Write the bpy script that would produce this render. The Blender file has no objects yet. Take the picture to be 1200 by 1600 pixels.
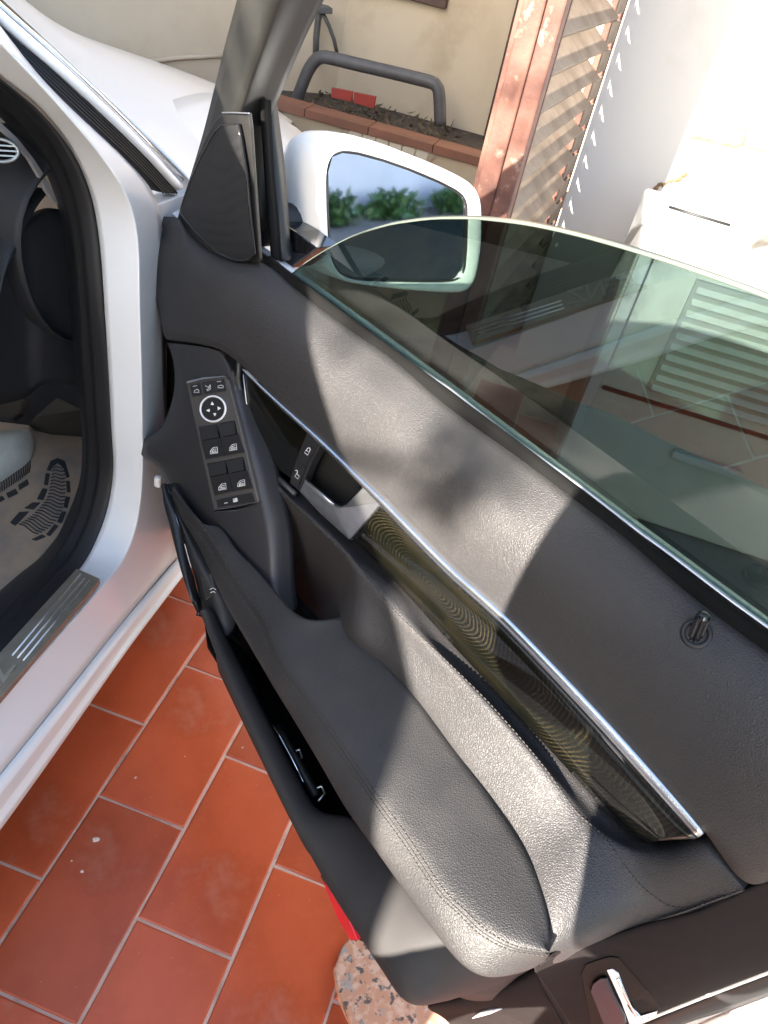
import bpy, bmesh, math, random
from mathutils import Vector, Matrix
random.seed(7)
sc = bpy.context.scene
COL = sc.collection
V = Vector
# ------------------------------------------------------------------ camera
CAMH = 1.38
RIGHT = V((0.97279, 0.14656, 0.17944)); DOWN = V((0.23169, -0.61537, -0.75342)); FWD = V((0.0, 0.77449, -0.63259))
RIGHT.normalize(); DOWN = (DOWN - RIGHT * DOWN.dot(RIGHT)).normalized(); FWD = RIGHT.cross(DOWN)
C0 = V((0, 0, CAMH))
cd = bpy.data.cameras.new('camera'); cam = bpy.data.objects.new('camera', cd); COL.objects.link(cam)
cd.sensor_fit = 'HORIZONTAL'; cd.sensor_width = 36; cd.lens = 36; cd.clip_start = .02; cd.clip_end = 200
cam.matrix_world = Matrix(((RIGHT.x, -DOWN.x, -FWD.x, 0), (RIGHT.y, -DOWN.y, -FWD.y, 0), (RIGHT.z, -DOWN.z, -FWD.z, CAMH), (0, 0, 0, 1)))
sc.camera = cam
# ------------------------------------------------------------------ light
SUN = V((-.29, -.58, .25)).normalized()          # direction to the sun
w = bpy.data.worlds.new('World'); sc.world = w; w.use_nodes = True
nt = w.node_tree; bg = nt.nodes['Background']
sky = nt.nodes.new('ShaderNodeTexSky'); sky.sky_type = 'NISHITA'; sky.sun_disc = False
sky.sun_elevation = math.asin(SUN.z); sky.sun_rotation = math.atan2(SUN.x, SUN.y)
sky.air_density = 1.0; sky.dust_density = 1.5; sky.ozone_density = 1.0
nt.links.new(sky.outputs[0], bg.inputs[0]); bg.inputs[1].default_value = .105
sl = bpy.data.lights.new('sun', 'SUN'); sl.energy = 5.0; sl.angle = math.radians(.55); sl.color = (1, .91, .80)
so = bpy.data.objects.new('sun', sl); COL.objects.link(so)
so.rotation_euler = SUN.to_track_quat('Z', 'Y').to_euler(); so.location = SUN * 20
sc.view_settings.view_transform = 'Standard'; sc.view_settings.look = 'None'
sc.view_settings.exposure = 2.9; sc.view_settings.gamma = 1
# ------------------------------------------------------------------ geometry of the place
def ray(u, v): return RIGHT * ((u - 600) / 1200) + DOWN * ((v - 800) / 1200) + FWD
def hit(u, v, p0, n):
    d = ray(u, v); return C0 + d * ((p0 - C0).dot(n) / d.dot(n))
def Zp(u, v, z): return hit(u, v, V((0, 0, z)), V((0, 0, 1)))
AZD = math.radians(132)                           # the open door's direction
DU = V((math.sin(AZD), math.cos(AZD), 0)); DN = V((math.cos(AZD), -math.sin(AZD), 0)); UP = V((0, 0, 1))
P0 = Zp(425, 408, .94); P0.z = 0
def Dp(u, v, w_): return hit(u, v, P0 + DN * w_, DN)          # depth w_ in from the door's glass line
def W(x, w_, z): return P0 + DU * x + DN * w_ + UP * z
def DXp(u, v, x): return hit(u, v, P0 + DU * x, DU)
AZC = math.radians(6.58)                          # the car's heading
CF = V((math.sin(AZC), math.cos(AZC), 0)); CR = V((math.cos(AZC), -math.sin(AZC), 0))
def Sp(u, v, s): return hit(u, v, CR * s, CR)
def Fp(u, v, f): return hit(u, v, CF * f, CF)
def K(f, s, z): return CF * f + CR * s + UP * z
TL = V((-.145, -.989, 0)).normalized(); TT = V((-TL.y, TL.x, 0)); TT = V((.989, -.145, 0)).normalized()
TK = V((.145, .989, 0)).normalized()
def Kp(u, v, k): return hit(u, v, TK * k, TK)     # cross walls at depth k
def T(a, k, z): return TT * a + TK * k + UP * z
# ------------------------------------------------------------------ materials
MATS = {}
def mat(name, col, rough=.5, metal=0., spec=.5, coat=0., bump=None, var=None, mix=None, objrand=0.):
    """bump=(kind, scale, strength, distance); var=(scale, amount); mix=(col2, scale, lo, hi, detail)"""
    if name in MATS: return MATS[name]
    m = bpy.data.materials.new(name); m.use_nodes = True; n = m.node_tree.nodes; l = m.node_tree.links
    b = n['Principled BSDF']; b.inputs['Roughness'].default_value = rough; b.inputs['Metallic'].default_value = metal
    b.inputs['Specular IOR Level'].default_value = spec; b.inputs['Coat Weight'].default_value = coat; b.inputs['Coat Roughness'].default_value = .04
    tc = n.new('ShaderNodeTexCoord'); src = None
    rgb = n.new('ShaderNodeRGB'); rgb.outputs[0].default_value = (*col, 1); src = rgb.outputs[0]
    if mix:
        for (c2, s, lo, hi, det) in (mix if isinstance(mix, list) else [mix]):
            nz = n.new('ShaderNodeTexNoise'); nz.inputs['Scale'].default_value = s; nz.inputs['Detail'].default_value = det; nz.inputs['Roughness'].default_value = .62
            l.new(tc.outputs['Object'], nz.inputs['Vector'])
            mr = n.new('ShaderNodeMapRange'); mr.inputs[1].default_value = lo; mr.inputs[2].default_value = hi
            l.new(nz.outputs[0], mr.inputs[0])
            mx = n.new('ShaderNodeMix'); mx.data_type = 'RGBA'; l.new(mr.outputs[0], mx.inputs[0]); l.new(src, mx.inputs[6]); mx.inputs[7].default_value = (*c2, 1); src = mx.outputs[2]
    if var:
        nz = n.new('ShaderNodeTexNoise'); nz.inputs['Scale'].default_value = var[0]; nz.inputs['Detail'].default_value = 6; l.new(tc.outputs['Object'], nz.inputs['Vector'])
        mr = n.new('ShaderNodeMapRange'); mr.inputs[1].default_value = .3; mr.inputs[2].default_value = .7; mr.inputs[3].default_value = 1 - var[1]; mr.inputs[4].default_value = 1 + var[1]; l.new(nz.outputs[0], mr.inputs[0])
        hs = n.new('ShaderNodeHueSaturation'); l.new(mr.outputs[0], hs.inputs['Value']); l.new(src, hs.inputs['Color']); src = hs.outputs[0]
    if objrand:
        oi = n.new('ShaderNodeObjectInfo'); mr = n.new('ShaderNodeMapRange'); mr.inputs[3].default_value = 1 - objrand; mr.inputs[4].default_value = 1 + objrand; l.new(oi.outputs['Random'], mr.inputs[0])
        hs = n.new('ShaderNodeHueSaturation'); l.new(mr.outputs[0], hs.inputs['Value']); l.new(src, hs.inputs['Color']); src = hs.outputs[0]
    l.new(src, b.inputs['Base Color'])
    if bump:
        kind, s, st, dist = bump
        if kind == 'leather':
            geo = tc.outputs['Object']
            wn = n.new('ShaderNodeTexNoise'); wn.inputs['Scale'].default_value = s * .5; wn.inputs['Detail'].default_value = 2; l.new(geo, wn.inputs['Vector'])
            ad = n.new('ShaderNodeMix'); ad.data_type = 'VECTOR'; ad.inputs[0].default_value = .0035
            l.new(geo, ad.inputs[4]); l.new(wn.outputs['Color'], ad.inputs[5])
            vo = n.new('ShaderNodeTexVoronoi'); vo.feature = 'DISTANCE_TO_EDGE'; vo.inputs['Scale'].default_value = s; l.new(ad.outputs[1], vo.inputs['Vector'])
            mr = n.new('ShaderNodeMapRange'); mr.interpolation_type = 'SMOOTHSTEP'; mr.inputs[2].default_value = .32; l.new(vo.outputs['Distance'], mr.inputs[0]); h = mr.outputs[0]
        elif kind == 'mesh':
            vo = n.new('ShaderNodeTexVoronoi'); vo.feature = 'F1'; vo.inputs['Scale'].default_value = s; vo.inputs['Randomness'].default_value = .0; l.new(tc.outputs['Object'], vo.inputs['Vector']); h = vo.outputs['Distance']
        else:
            nz = n.new('ShaderNodeTexNoise'); nz.inputs['Scale'].default_value = s; nz.inputs['Detail'].default_value = 5; l.new(tc.outputs['Object'], nz.inputs['Vector']); h = nz.outputs[0]
        bp = n.new('ShaderNodeBump'); bp.inputs['Strength'].default_value = st; bp.inputs['Distance'].default_value = dist; l.new(h, bp.inputs['Height']); l.new(bp.outputs[0], b.inputs['Normal'])
    MATS[name] = m; return m
leather = mat('leather', (.0255, .0245, .0255), .52, bump=('leather', 430, .7, .0004), mix=((.033, .031, .031), 9, .45, .75, 4))
leather_arm = mat('armrest leather', (.021, .020, .0205), .54, bump=('leather', 380, .6, .0004), mix=((.033, .031, .030), 12, .45, .75, 4))
vinyl = mat('smooth vinyl', (.034, .032, .034), .52, bump=('noise', 1500, .25, .0002), mix=((.05, .047, .045), 10, .5, .8, 4))
plastic = mat('black plastic', (.013, .013, .014), .5, bump=('noise', 1800, .3, .0002), var=(14, .12))
plastic_pod = mat('pod plastic', (.026, .026, .029), .48, bump=('noise', 2200, .25, .0002))
plastic_brown = mat('hard trim plastic', (.013, .0105, .0105), .8, spec=.1, bump=('noise', 1600, .35, .0003), mix=((.020, .0165, .016), 30, .5, .8, 6))
gloss_black = mat('gloss black', (.010, .010, .011), .12, coat=.4)
button_black = mat('button black', (.020, .020, .022), .33)
rubber = mat('rubber', (.010, .010, .011), .55, bump=('noise', 300, .2, .0005))
rubber_grey = mat('rubber ribbed', (.040, .037, .036), .5)
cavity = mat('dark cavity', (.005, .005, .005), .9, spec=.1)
chrome = mat('satin chrome', (.80, .81, .83), .36, metal=1., var=(60, .08))
bright = mat('polished metal', (.86, .87, .88), .12, metal=1.)
white_print = mat('white print', (.75, .76, .78), .5)
stitch_mat = mat('stitch thread', (.055, .050, .047), .8, spec=.2)
seam_mat = mat('seam groove', (.008, .008, .008), .8)
paint = mat('white car paint', (.84, .84, .83), .35, spec=.4, coat=.45, var=(6, .02))
dark_trim = mat('pillar trim', (.024, .0235, .021), .42, bump=('noise', 1500, .2, .0002), var=(20, .1))
red_plastic = mat('red reflector', (.75, .01, .03), .2, coat=.5, bump=('mesh', 300, .5, .001))
# ------------------------------------------------------------------ object helpers
def tag(o, label=None, cat=None, group=None, kind=None):
    if label: o['label'] = label
    if cat: o['category'] = cat
    if group: o['group'] = group
    if kind: o['kind'] = kind
    return o
def empty(name, loc, rotz=0., label=None, cat=None, group=None):
    o = bpy.data.objects.new(name, None); COL.objects.link(o); o.empty_display_size = .1
    o.matrix_world = Matrix.Translation(loc) @ Matrix.Rotation(rotz, 4, 'Z')
    return tag(o, label, cat, group)
WM = {}
def wm(o): return WM[o.name] if o.name in WM else o.matrix_world.copy()
class MB:
    def __init__(s): s.v = []; s.f = []; s.m = []; s.mats = []
    def mi(s, m):
        if m not in s.mats: s.mats.append(m)
        return s.mats.index(m)
    def add(s, vs, fs, m):
        b = len(s.v); s.v += [V(p) for p in vs]; i = s.mi(m)
        for f in fs: s.f.append([b + k for k in f]); s.m.append(i)
    def poly_prism(s, top, n, depth, m, side=None):
        """polygon extruded back along -n"""
        k = len(top); bot = [p - n * depth for p in top]
        s.add(list(top) + bot, [list(range(k))], m)
        s.add(list(top) + bot, [[i, k + i, k + (i + 1) % k, (i + 1) % k] for i in range(k)] + [list(range(2 * k - 1, k - 1, -1))], side or m)
    def box(s, o, a, b, c, m):
        """o corner-centre: box centred at o with half vectors a,b,c"""
        vs = [o + a * i + b * j + c * k for i in (-1, 1) for j in (-1, 1) for k in (-1, 1)]
        s.add(vs, [[0, 1, 3, 2], [4, 6, 7, 5], [0, 4, 5, 1], [2, 3, 7, 6], [0, 2, 6, 4], [1, 5, 7, 3]], m)
    def tube(s, pts, r, m, seg=8, closed=False, flat=1.):
        pts = [V(p) for p in pts]; n = len(pts); vs = []; prev = None
        for i, p in enumerate(pts):
            if closed: t = pts[(i + 1) % n] - pts[i - 1]
            else: t = pts[min(i + 1, n - 1)] - pts[max(i - 1, 0)]
            t.normalize()
            if prev is None:
                a = V((0, 0, 1)) if abs(t.z) < .9 else V((1, 0, 0)); nn = (a - t * a.dot(t)).normalized()
            else: nn = (prev - t * prev.dot(t)).normalized()
            prev = nn; bb = t.cross(nn); rr = r[i] if isinstance(r, (list, tuple)) else r
            for k in range(seg):
                an = 2 * math.pi * k / seg; vs.append(p + (nn * math.cos(an) + bb * math.sin(an) * flat) * rr)
        fs = []
        for i in range(n if closed else n - 1):
            j = (i + 1) % n
            for k in range(seg): fs.append([i * seg + k, i * seg + (k + 1) % seg, j * seg + (k + 1) % seg, j * seg + k])
        if not closed: fs += [list(range(seg))[::-1], [(n - 1) * seg + k for k in range(seg)]]
        s.add(vs, fs, m)
    def lathe(s, base, axis, prof, m, seg=24):
        axis = axis.normalized(); a = V((1, 0, 0)) if abs(axis.x) < .8 else V((0, 1, 0)); a = (a - axis * a.dot(axis)).normalized(); b = axis.cross(a); vs = []; fs = []
        for (r, h) in prof:
            for k in range(seg):
                an = 2 * math.pi * k / seg; vs.append(base + axis * h + (a * math.cos(an) + b * math.sin(an)) * r)
        for i in range(len(prof) - 1):
            for k in range(seg): fs.append([i * seg + k, i * seg + (k + 1) % seg, (i + 1) * seg + (k + 1) % seg, (i + 1) * seg + k])
        fs += [list(range(seg))[::-1], [(len(prof) - 1) * seg + k for k in range(seg)]]
        s.add(vs, fs, m)
    def build(s, name, parent=None, smooth=False, bevel=0., label=None, subsurf=0, solid=0., recalc=True, segs=2, crease=None):
        cen = V((0, 0, 0))
        lo = V((min(p.x for p in s.v), min(p.y for p in s.v), min(p.z for p in s.v))); hi = V((max(p.x for p in s.v), max(p.y for p in s.v), max(p.z for p in s.v)))
        cen = (lo + hi) / 2
        pm = wm(parent) if parent else Matrix.Identity(4)
        me = bpy.data.meshes.new(name)
        rot = pm.to_3x3(); M = Matrix.Translation(cen) @ rot.to_4x4(); Mi = M.inverted()
        me.from_pydata([Mi @ p for p in s.v], [], s.f)
        for m in s.mats: me.materials.append(m)
        me.polygons.foreach_set('material_index', s.m)
        if smooth: me.polygons.foreach_set('use_smooth', [True] * len(me.polygons))
        if recalc:
            bm = bmesh.new(); bm.from_mesh(me); bmesh.ops.remove_doubles(bm, verts=bm.verts, dist=1e-6); bmesh.ops.recalc_face_normals(bm, faces=bm.faces); bm.to_mesh(me); bm.free()
        me.update()
        o = bpy.data.objects.new(name, me); COL.objects.link(o)
        WM[o.name] = M
        if parent: o.parent = parent; o.matrix_local = pm.inverted() @ M
        else: o.matrix_world = M
        if bevel:
            bv = o.modifiers.new('bevel', 'BEVEL'); bv.width = bevel; bv.segments = segs; bv.limit_method = 'ANGLE'; bv.angle_limit = math.radians(35)
        if subsurf:
            sb = o.modifiers.new('subsurf', 'SUBSURF'); sb.levels = subsurf; sb.render_levels = subsurf
        if solid:
            sd = o.modifiers.new('solid', 'SOLIDIFY'); sd.thickness = solid; sd.offset = -1
        if label: o['label'] = label
        return o
def resample(pts, n):
    pts = [V(p) for p in pts]
    L = [0.]
    for a, b in zip(pts, pts[1:]): L.append(L[-1] + max((b - a).length, 1e-9))
    out = []
    for i in range(n):
        d = L[-1] * i / (n - 1); k = 0
        while k < len(L) - 2 and L[k + 1] < d: k += 1
        t = (d - L[k]) / (L[k + 1] - L[k])
        p0 = pts[max(k - 1, 0)]; p1 = pts[k]; p2 = pts[k + 1]; p3 = pts[min(k + 2, len(pts) - 1)]
        # centripetal-ish Catmull-Rom, kept tame
        m1 = (p2 - p0) * .5 if k > 0 else (p2 - p1); m2 = (p3 - p1) * .5 if k + 2 < len(pts) else (p2 - p1)
        l = (p2 - p1).length
        if m1.length > l: m1 = m1.normalized() * l
        if m2.length > l: m2 = m2.normalized() * l
        out.append(p1 * (2 * t**3 - 3 * t**2 + 1) + m1 * (t**3 - 2 * t**2 + t) + p2 * (3 * t**2 - 2 * t**3) + m2 * (t**3 - t**2))
    return out
def resample_at(pts, par, n):
    out = []; k_ = len(pts)
    for i in range(n):
        d = i / (n - 1); k = 0
        while k < k_ - 2 and par[k + 1] < d: k += 1
        t = (d - par[k]) / (par[k + 1] - par[k]); p1, p2 = pts[k], pts[k + 1]; h = par[k + 1] - par[k]
        m1 = (p2 - pts[k - 1]) * (h / (par[k + 1] - par[k - 1])) if k > 0 else p2 - p1
        m2 = (pts[k + 2] - p1) * (h / (par[k + 2] - par[k])) if k + 2 < k_ else p2 - p1
        out.append(p1 * (2 * t**3 - 3 * t**2 + 1) + m1 * (t**3 - 2 * t**2 + t) + p2 * (3 * t**2 - 2 * t**3) + m2 * (t**3 - t**2))
    return out
def loft(name, rails, m, parent, n=40, sub=2, crease=(), solid=.003, flip_to_cam=True, label=None, closed=False, match=False):
    if match:
        k_ = len(rails[0]); acc = [0.]
        for i in range(1, k_): acc.append(acc[-1] + sum((r[i] - r[i - 1]).length for r in rails) + 1e-6)
        par = [a / acc[-1] for a in acc]; rs = [resample_at(r, par, n) for r in rails]
    else: rs = [resample(r, n) for r in rails]
    nv = [p for r in rs for p in r]; fs = []
    R_ = len(rs)
    for i in range(R_ if closed else R_ - 1):
        j = (i + 1) % R_
        for k in range(n - 1): fs.append([i * n + k, i * n + k + 1, j * n + k + 1, j * n + k])
    if flip_to_cam:
        tot = 0
        for f in fs:
            a, b, c = nv[f[0]], nv[f[1]], nv[f[2]]; nn = (b - a).cross(c - a); tot += nn.dot(C0 - a)
        if tot < 0: fs = [f[::-1] for f in fs]
    mb = MB(); mb.add(nv, fs, m)
    o = mb.build(name, parent, smooth=True, subsurf=sub, solid=solid, recalc=False, label=label)
    if crease:
        me = o.data; at = me.attributes.new('crease_edge', 'FLOAT', 'EDGE')
        for e in me.edges:
            a, b = e.vertices
            for (ri, val) in crease:
                if a // n == ri and b // n == ri: at.data[e.index].value = val
    return o
def R(pts, w0, w1=None, f=Dp):
    """pixel rail on planes of depth running from w0 to w1"""
    if w1 is None: w1 = w0
    k = len(pts)
    if isinstance(w0, (list, tuple)): return [f(u, v, ww) for (u, v), ww in zip(pts, w0)]
    return [f(u, v, w0 + (w1 - w0) * i / max(k - 1, 1)) for i, (u, v) in enumerate(pts)]
def HZr(pts, z0, z1=None): return R(pts, z0, z1, Zp)
def off(rail, dn=0., dz=0., du=0.): return [p + DN * dn + UP * dz + DU * du for p in rail]
def plate(name, pts, n, depth, m, parent, bevel=.0008, segs=2, label=None, side=None):
    mb = MB(); mb.poly_prism(pts, n, depth, m, side); return mb.build(name, parent, bevel=bevel, segs=segs, label=label)
from mathutils.bvhtree import BVHTree
_bvh = {}
def surf(o, u, v, lift=0.):
    if o.name not in _bvh:
        bpy.context.view_layer.update(); dg = bpy.context.evaluated_depsgraph_get()
        _bvh[o.name] = BVHTree.FromObject(o, dg)
    M = wm(o); Mi = M.inverted(); a = Mi @ C0; d = (Mi.to_3x3() @ ray(u, v)).normalized()
    p, n, i, ds = _bvh[o.name].ray_cast(a, d)
    if p is None: return None
    n = (M.to_3x3() @ n).normalized(); p = M @ p
    if n.dot(C0 - p) < 0: n = -n
    return p + n * lift, n
def along(pix, step):
    """resample a pixel polyline at a step in pixels"""
    P = [V((a, b, 0)) for a, b in pix]; L = sum((b - a).length for a, b in zip(P, P[1:])); n = max(int(L / step), 2)
    return [(p.x, p.y) for p in resample(P, n)]
def line_on(o, pix, r, m, name, parent, step=12, lift=0., label=None, flat=1.):
    pts = [q[0] for q in (surf(o, u, v, lift) for u, v in along(pix, step)) if q]
    mb = MB(); mb.tube(pts, r, m, 6, flat=flat); return mb.build(name, parent, smooth=True, label=label)
def stitches(o, pix, name, parent, pitch=7., r=.0005, m=None, lift=.0002, mb=None):
    m = m or stitch_mat; own = mb is None; mb = mb or MB()
    pp = along(pix, pitch / 2.)
    for i in range(0, len(pp) - 1, 2):
        a = surf(o, *pp[i], lift); b = surf(o, *pp[i + 1], lift)
        if a and b and (a[0] - b[0]).length < .02:
            d = b[0] - a[0]; c = a[0] + d * .5; mb.tube([a[0] - d * .2, c + a[1] * .0002, b[0] + d * .2], [r * .6, r, r * .6], m, 5)
    if own:
        s = mb.build(name, parent, smooth=True); s['kind'] = 'stuff'; return s
# =================================================================== THE OPEN DOOR
door = empty('car_door', P0, math.atan2(DU.y, DU.x), 'open car door with black leather trim, wood strip and half lowered tinted window', 'car door')
TILT = math.radians(20); GN = (DN * math.cos(TILT) - UP * math.sin(TILT)); GB = W(0, 0, .94)
def Gp(u, v, o_=0.): return hit(u, v, GB + GN * o_, GN)
# --- shell
mb = MB()
mb.poly_prism([W(-.262, .045, .30), W(.86, .045, .30), W(.885, .045, .60), W(.885, .03, .80), W(.87, .012, .905), W(-.262, .012, .885)], DN, .055, cavity)
mb.build('door_core', door)
skin = [[W(-.28, -.06, .28), W(.2, -.07, .28), W(.6, -.07, .28), W(.90, -.06, .28)],
        [W(-.285, -.085, .50), W(.2, -.105, .5), W(.6, -.105, .5), W(.925, -.085, .5)],
        [W(-.285, -.085, .72), W(.2, -.10, .72), W(.6, -.10, .72), W(.94, -.085, .72)],
        [W(-.27, -.045, .925), W(.2, -.05, .93), W(.6, -.05, .93), W(.93, -.04, .935)],
        [W(-.27, -.018, .925), W(.2, -.018, .93), W(.6, -.018, .93), W(.93, -.018, .935)]]
loft('outer_skin', skin, paint, door, n=20, sub=1, solid=.004)
# --- upper trim
top0 = R([(219, 334), (250, 336), (281, 339), (288, 352), (300, 366), (325, 388), (350, 400), (375, 405), (405, 407), (425, 418), (460, 447), (530, 500), (615, 560), (700, 630), (802, 704), (875, 759), (982, 842), (1067, 914), (1140, 970), (1200, 1014), (1290, 1082)],
         [.045, .040, .036, .034, .032, .030, .028, .026, .022, .018, .016, .016, .016, .016, .016, .016, .016, .016, .016, .016, .016])
crest = R([(234, 409), (262, 411), (300, 414), (350, 424), (400, 446), (440, 480), (485, 525), (540, 580), (620, 650), (700, 714), (800, 796), (900, 878), (1000, 958), (1100, 1040), (1200, 1122), (1290, 1196)],
          [.068, .066, .062, .058, .056, .055, .056, .056, .057, .057, .057, .057, .057, .057, .057, .056])
mid = R([(246, 470), (285, 474), (330, 480), (380, 505), (430, 556), (480, 608), (540, 664), (610, 715), (700, 800), (800, 896), (900, 1000), (1000, 1100), (1100, 1196), (1180, 1262), (1260, 1320)], .074, .074)
bot = R([(259, 531), (294, 535), (325, 541), (349, 550), (377, 572), (433, 626), (500, 687), (558, 743), (596, 780), (700, 885), (790, 966), (936, 1118), (1042, 1236), (1099, 1298), (1165, 1386), (1232, 1362)],
        [.086, .085, .084, .082, .078, .076, .074, .074, .074, .074, .074, .074, .075, .076, .078, .07])
ret0 = off(top0, -.012, -.022); ret1 = off(bot, -.03, -.012)
upper = loft('upper_trim', [ret0, top0, crest, mid, bot, ret1], leather, door, n=60, sub=2, crease=((1, .55), (4, .75)))
# front cap of the upper trim
fr = [[top0[0] + DN * .0 - UP * .002, crest[0], mid[0], bot[0]], [p - DU * .006 - DN * .012 for p in (top0[0], crest[0], mid[0], bot[0])], [p - DN * .05 - DU * .008 for p in (top0[0], crest[0], mid[0], bot[0])]]
loft('trim_end', fr, plastic, door, n=12, sub=1)
# --- belt seal, lip and window
belt_pix = [(420, 404), (452, 430), (520, 482), (610, 548), (700, 615), (802, 691), (906, 771), (1000, 846), (1067, 897), (1140, 951), (1200, 996), (1300, 1072)]
mb = MB()
s0 = R(belt_pix, .003); s1 = R(belt_pix, .015)
for q in range(1): pass
loft('belt_seal', [off(s0, 0, -.03), off(s0, .001, .002), off(R(belt_pix, .008), 0, .003), off(R(belt_pix, .014), 0, -.003), off(R(belt_pix, .017), 0, -.02)], mat('felt seal', (.004, .004, .004), .85, spec=.15), door, n=40, sub=1)
lip_pix = [(452, 428), (520, 480), (610, 545), (700, 603), (802, 683), (906, 757), (1000, 830), (1050, 866), (1140, 935), (1200, 978), (1290, 1044)]
lip = R([(a, b + 3) for a, b in lip_pix], .004)
mb.tube(lip, .0016, chrome, 8); mb.build('seal_lip', door, smooth=True)
# glass
gtop = [(452, 431), (482, 407), (544, 372), (605, 352), (640, 346), (674, 342), (712, 341), (749, 342), (824, 351), (899, 367), (995, 394), (1097, 428), (1200, 466), (1330, 520)]
gm = bpy.data.materials.new('tinted glass'); gm.use_nodes = True; n_ = gm.node_tree.nodes; l_ = gm.node_tree.links
n_.remove(n_['Principled BSDF']); tr = n_.new('ShaderNodeBsdfTransparent'); tr.inputs[0].default_value = (.345, .415, .38, 1)
gl = n_.new('ShaderNodeBsdfGlossy'); gl.inputs['Roughness'].default_value = .012; gl.inputs[0].default_value = (.92, .97, .95, 1)
fr_ = n_.new('ShaderNodeFresnel'); fr_.inputs[0].default_value = 2.3; mx = n_.new('ShaderNodeMixShader')
ge_ = n_.new('ShaderNodeNewGeometry'); sb_ = n_.new('ShaderNodeMath'); sb_.operation = 'SUBTRACT'; sb_.inputs[0].default_value = 1; l_.new(ge_.outputs['Backfacing'], sb_.inputs[1]); ml_ = n_.new('ShaderNodeMath'); ml_.operation = 'MULTIPLY'; l_.new(fr_.outputs[0], ml_.inputs[0]); l_.new(sb_.outputs[0], ml_.inputs[1]); l_.new(ml_.outputs[0], mx.inputs[0]); l_.new(tr.outputs[0], mx.inputs[1]); l_.new(gl.outputs[0], mx.inputs[2]); l_.new(mx.outputs[0], n_['Material Output'].inputs[0])
gedge = mat('glass edge', (.10, .12, .10), .3, spec=.5)
gp = [Gp(u, v) for u, v in along(gtop, 16)]
outline = gp + [W(.87, 0, 1.20) - UP * 0, W(.87, -.02, .82), W(.02, -.02, .82)]
outline[-3] = GB + DU * .87 + (UP * math.cos(TILT) + DN * math.sin(TILT)) * .23; outline[-2] = GB + DU * .87 - (UP * math.cos(TILT) + DN * math.sin(TILT)) * .12; outline[-1] = GB + DU * .02 - (UP * math.cos(TILT) + DN * math.sin(TILT)) * .12
mb = MB(); mb.poly_prism(outline, GN, .004, gm); win = mb.build('window_glass', door)
mb = MB(); rim = gp + [outline[-3]]
for i in range(len(rim) - 1):
    a, b = rim[i], rim[i + 1]; o1 = UP * .0007
    mb.add([a + GN * .0004 + o1, b + GN * .0004 + o1, b - GN * .0046 + o1, a - GN * .0046 + o1, a + GN * .0004 - o1, b + GN * .0004 - o1, b - GN * .0046 - o1, a - GN * .0046 - o1],
           [[0, 1, 2, 3], [4, 7, 6, 5], [0, 4, 5, 1], [3, 2, 6, 7]], gedge)
mb.build('glass_edge', win, smooth=True)
# --- window frame (the door's slanted front post)
fl = R([(276, 345), (288, 300), (302, 255), (318, 200), (335, 130), (352, 60), (368, 0), (392, -110), (410, -200)], [.012, .016, .02, .026, .036, .048, .06, .08, .1])
fm = R([(340, 345), (350, 290), (358, 240), (366, 200), (378, 160), (406, 80), (432, 0), (466, -110), (495, -200)], [.032, .036, .04, .045, .052, .065, .078, .1, .12])
fr2 = R([(402, 345), (398, 290), (394, 240), (390, 190), (405, 150), (440, 62), (468, 0), (516, -110), (555, -200)], [.0, .006, .012, .018, .024, .036, .046, .07, .09])
loft('window_frame', [off(fl, -.03), fl, fm, fr2, off(fr2, -.03)], dark_trim, door, n=30, sub=2, crease=((1, .6), (2, .75), (3, .6)))
# sail panel with the tweeter grille
tri = R([(276, 343), (283, 318), (292, 290), (304, 255), (320, 216), (335, 190), (346, 178), (368, 176), (388, 177), (391, 200), (395, 260), (400, 330), (406, 410)], [.030, .034, .038, .042, .047, .05, .052, .052, .050, .048, .042, .036, .028])
tin = [(281, 331), (288, 308), (302, 271), (314, 245), (327, 221), (336, 205), (345, 196), (358, 194), (372, 194), (376, 215), (385, 275), (391, 340), (397, 398), (388, 406), (377, 408), (360, 404), (343, 396), (322, 378), (306, 362), (292, 346)]
trib = R([(406, 410), (378, 411), (350, 406), (325, 394), (303, 373), (288, 357)], [.028, .029, .031, .032, .033, .03])
tn = (DN * .93 + UP * -.1 + DU * .3).normalized()
plate('speaker_cover', tri + trib, tn, .007, mat('sail panel plastic', (.016, .0155, .015), .45, bump=('noise', 1500, .2, .0002)), door, bevel=.002, segs=3)
gr = mat('speaker mesh', (.013, .013, .014), .5, bump=('mesh', 520, .9, .0015))
def tri_w(u, v): return .0565 - (v - 178) * .0000905 - (u > 372) * 0
tinp = [Dp(u, v, tri_w(u, v) + .001) for u, v in tin]
cen = sum(tinp, V()) / len(tinp)
mb = MB(); k = len(tinp)
mb.add(tinp + [cen + tn * .002] + [p - tn * .004 for p in tinp], [[i, (i + 1) % k, k] for i in range(k)] + [[i, (i + 1) % k, k + 1 + (i + 1) % k, k + 1 + i] for i in range(k)], gr)
mb.build('speaker_grille', door, smooth=False)
mb = MB(); mb.tube(tinp, .0012, gloss_black, 6, closed=True); mb.build('grille_rim', door, smooth=True)
mb = MB(); mb.tube(R([(347, 176), (368, 176), (389, 177)], .056), .0008, chrome, 6); mb.build('cover_joint', door)
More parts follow.
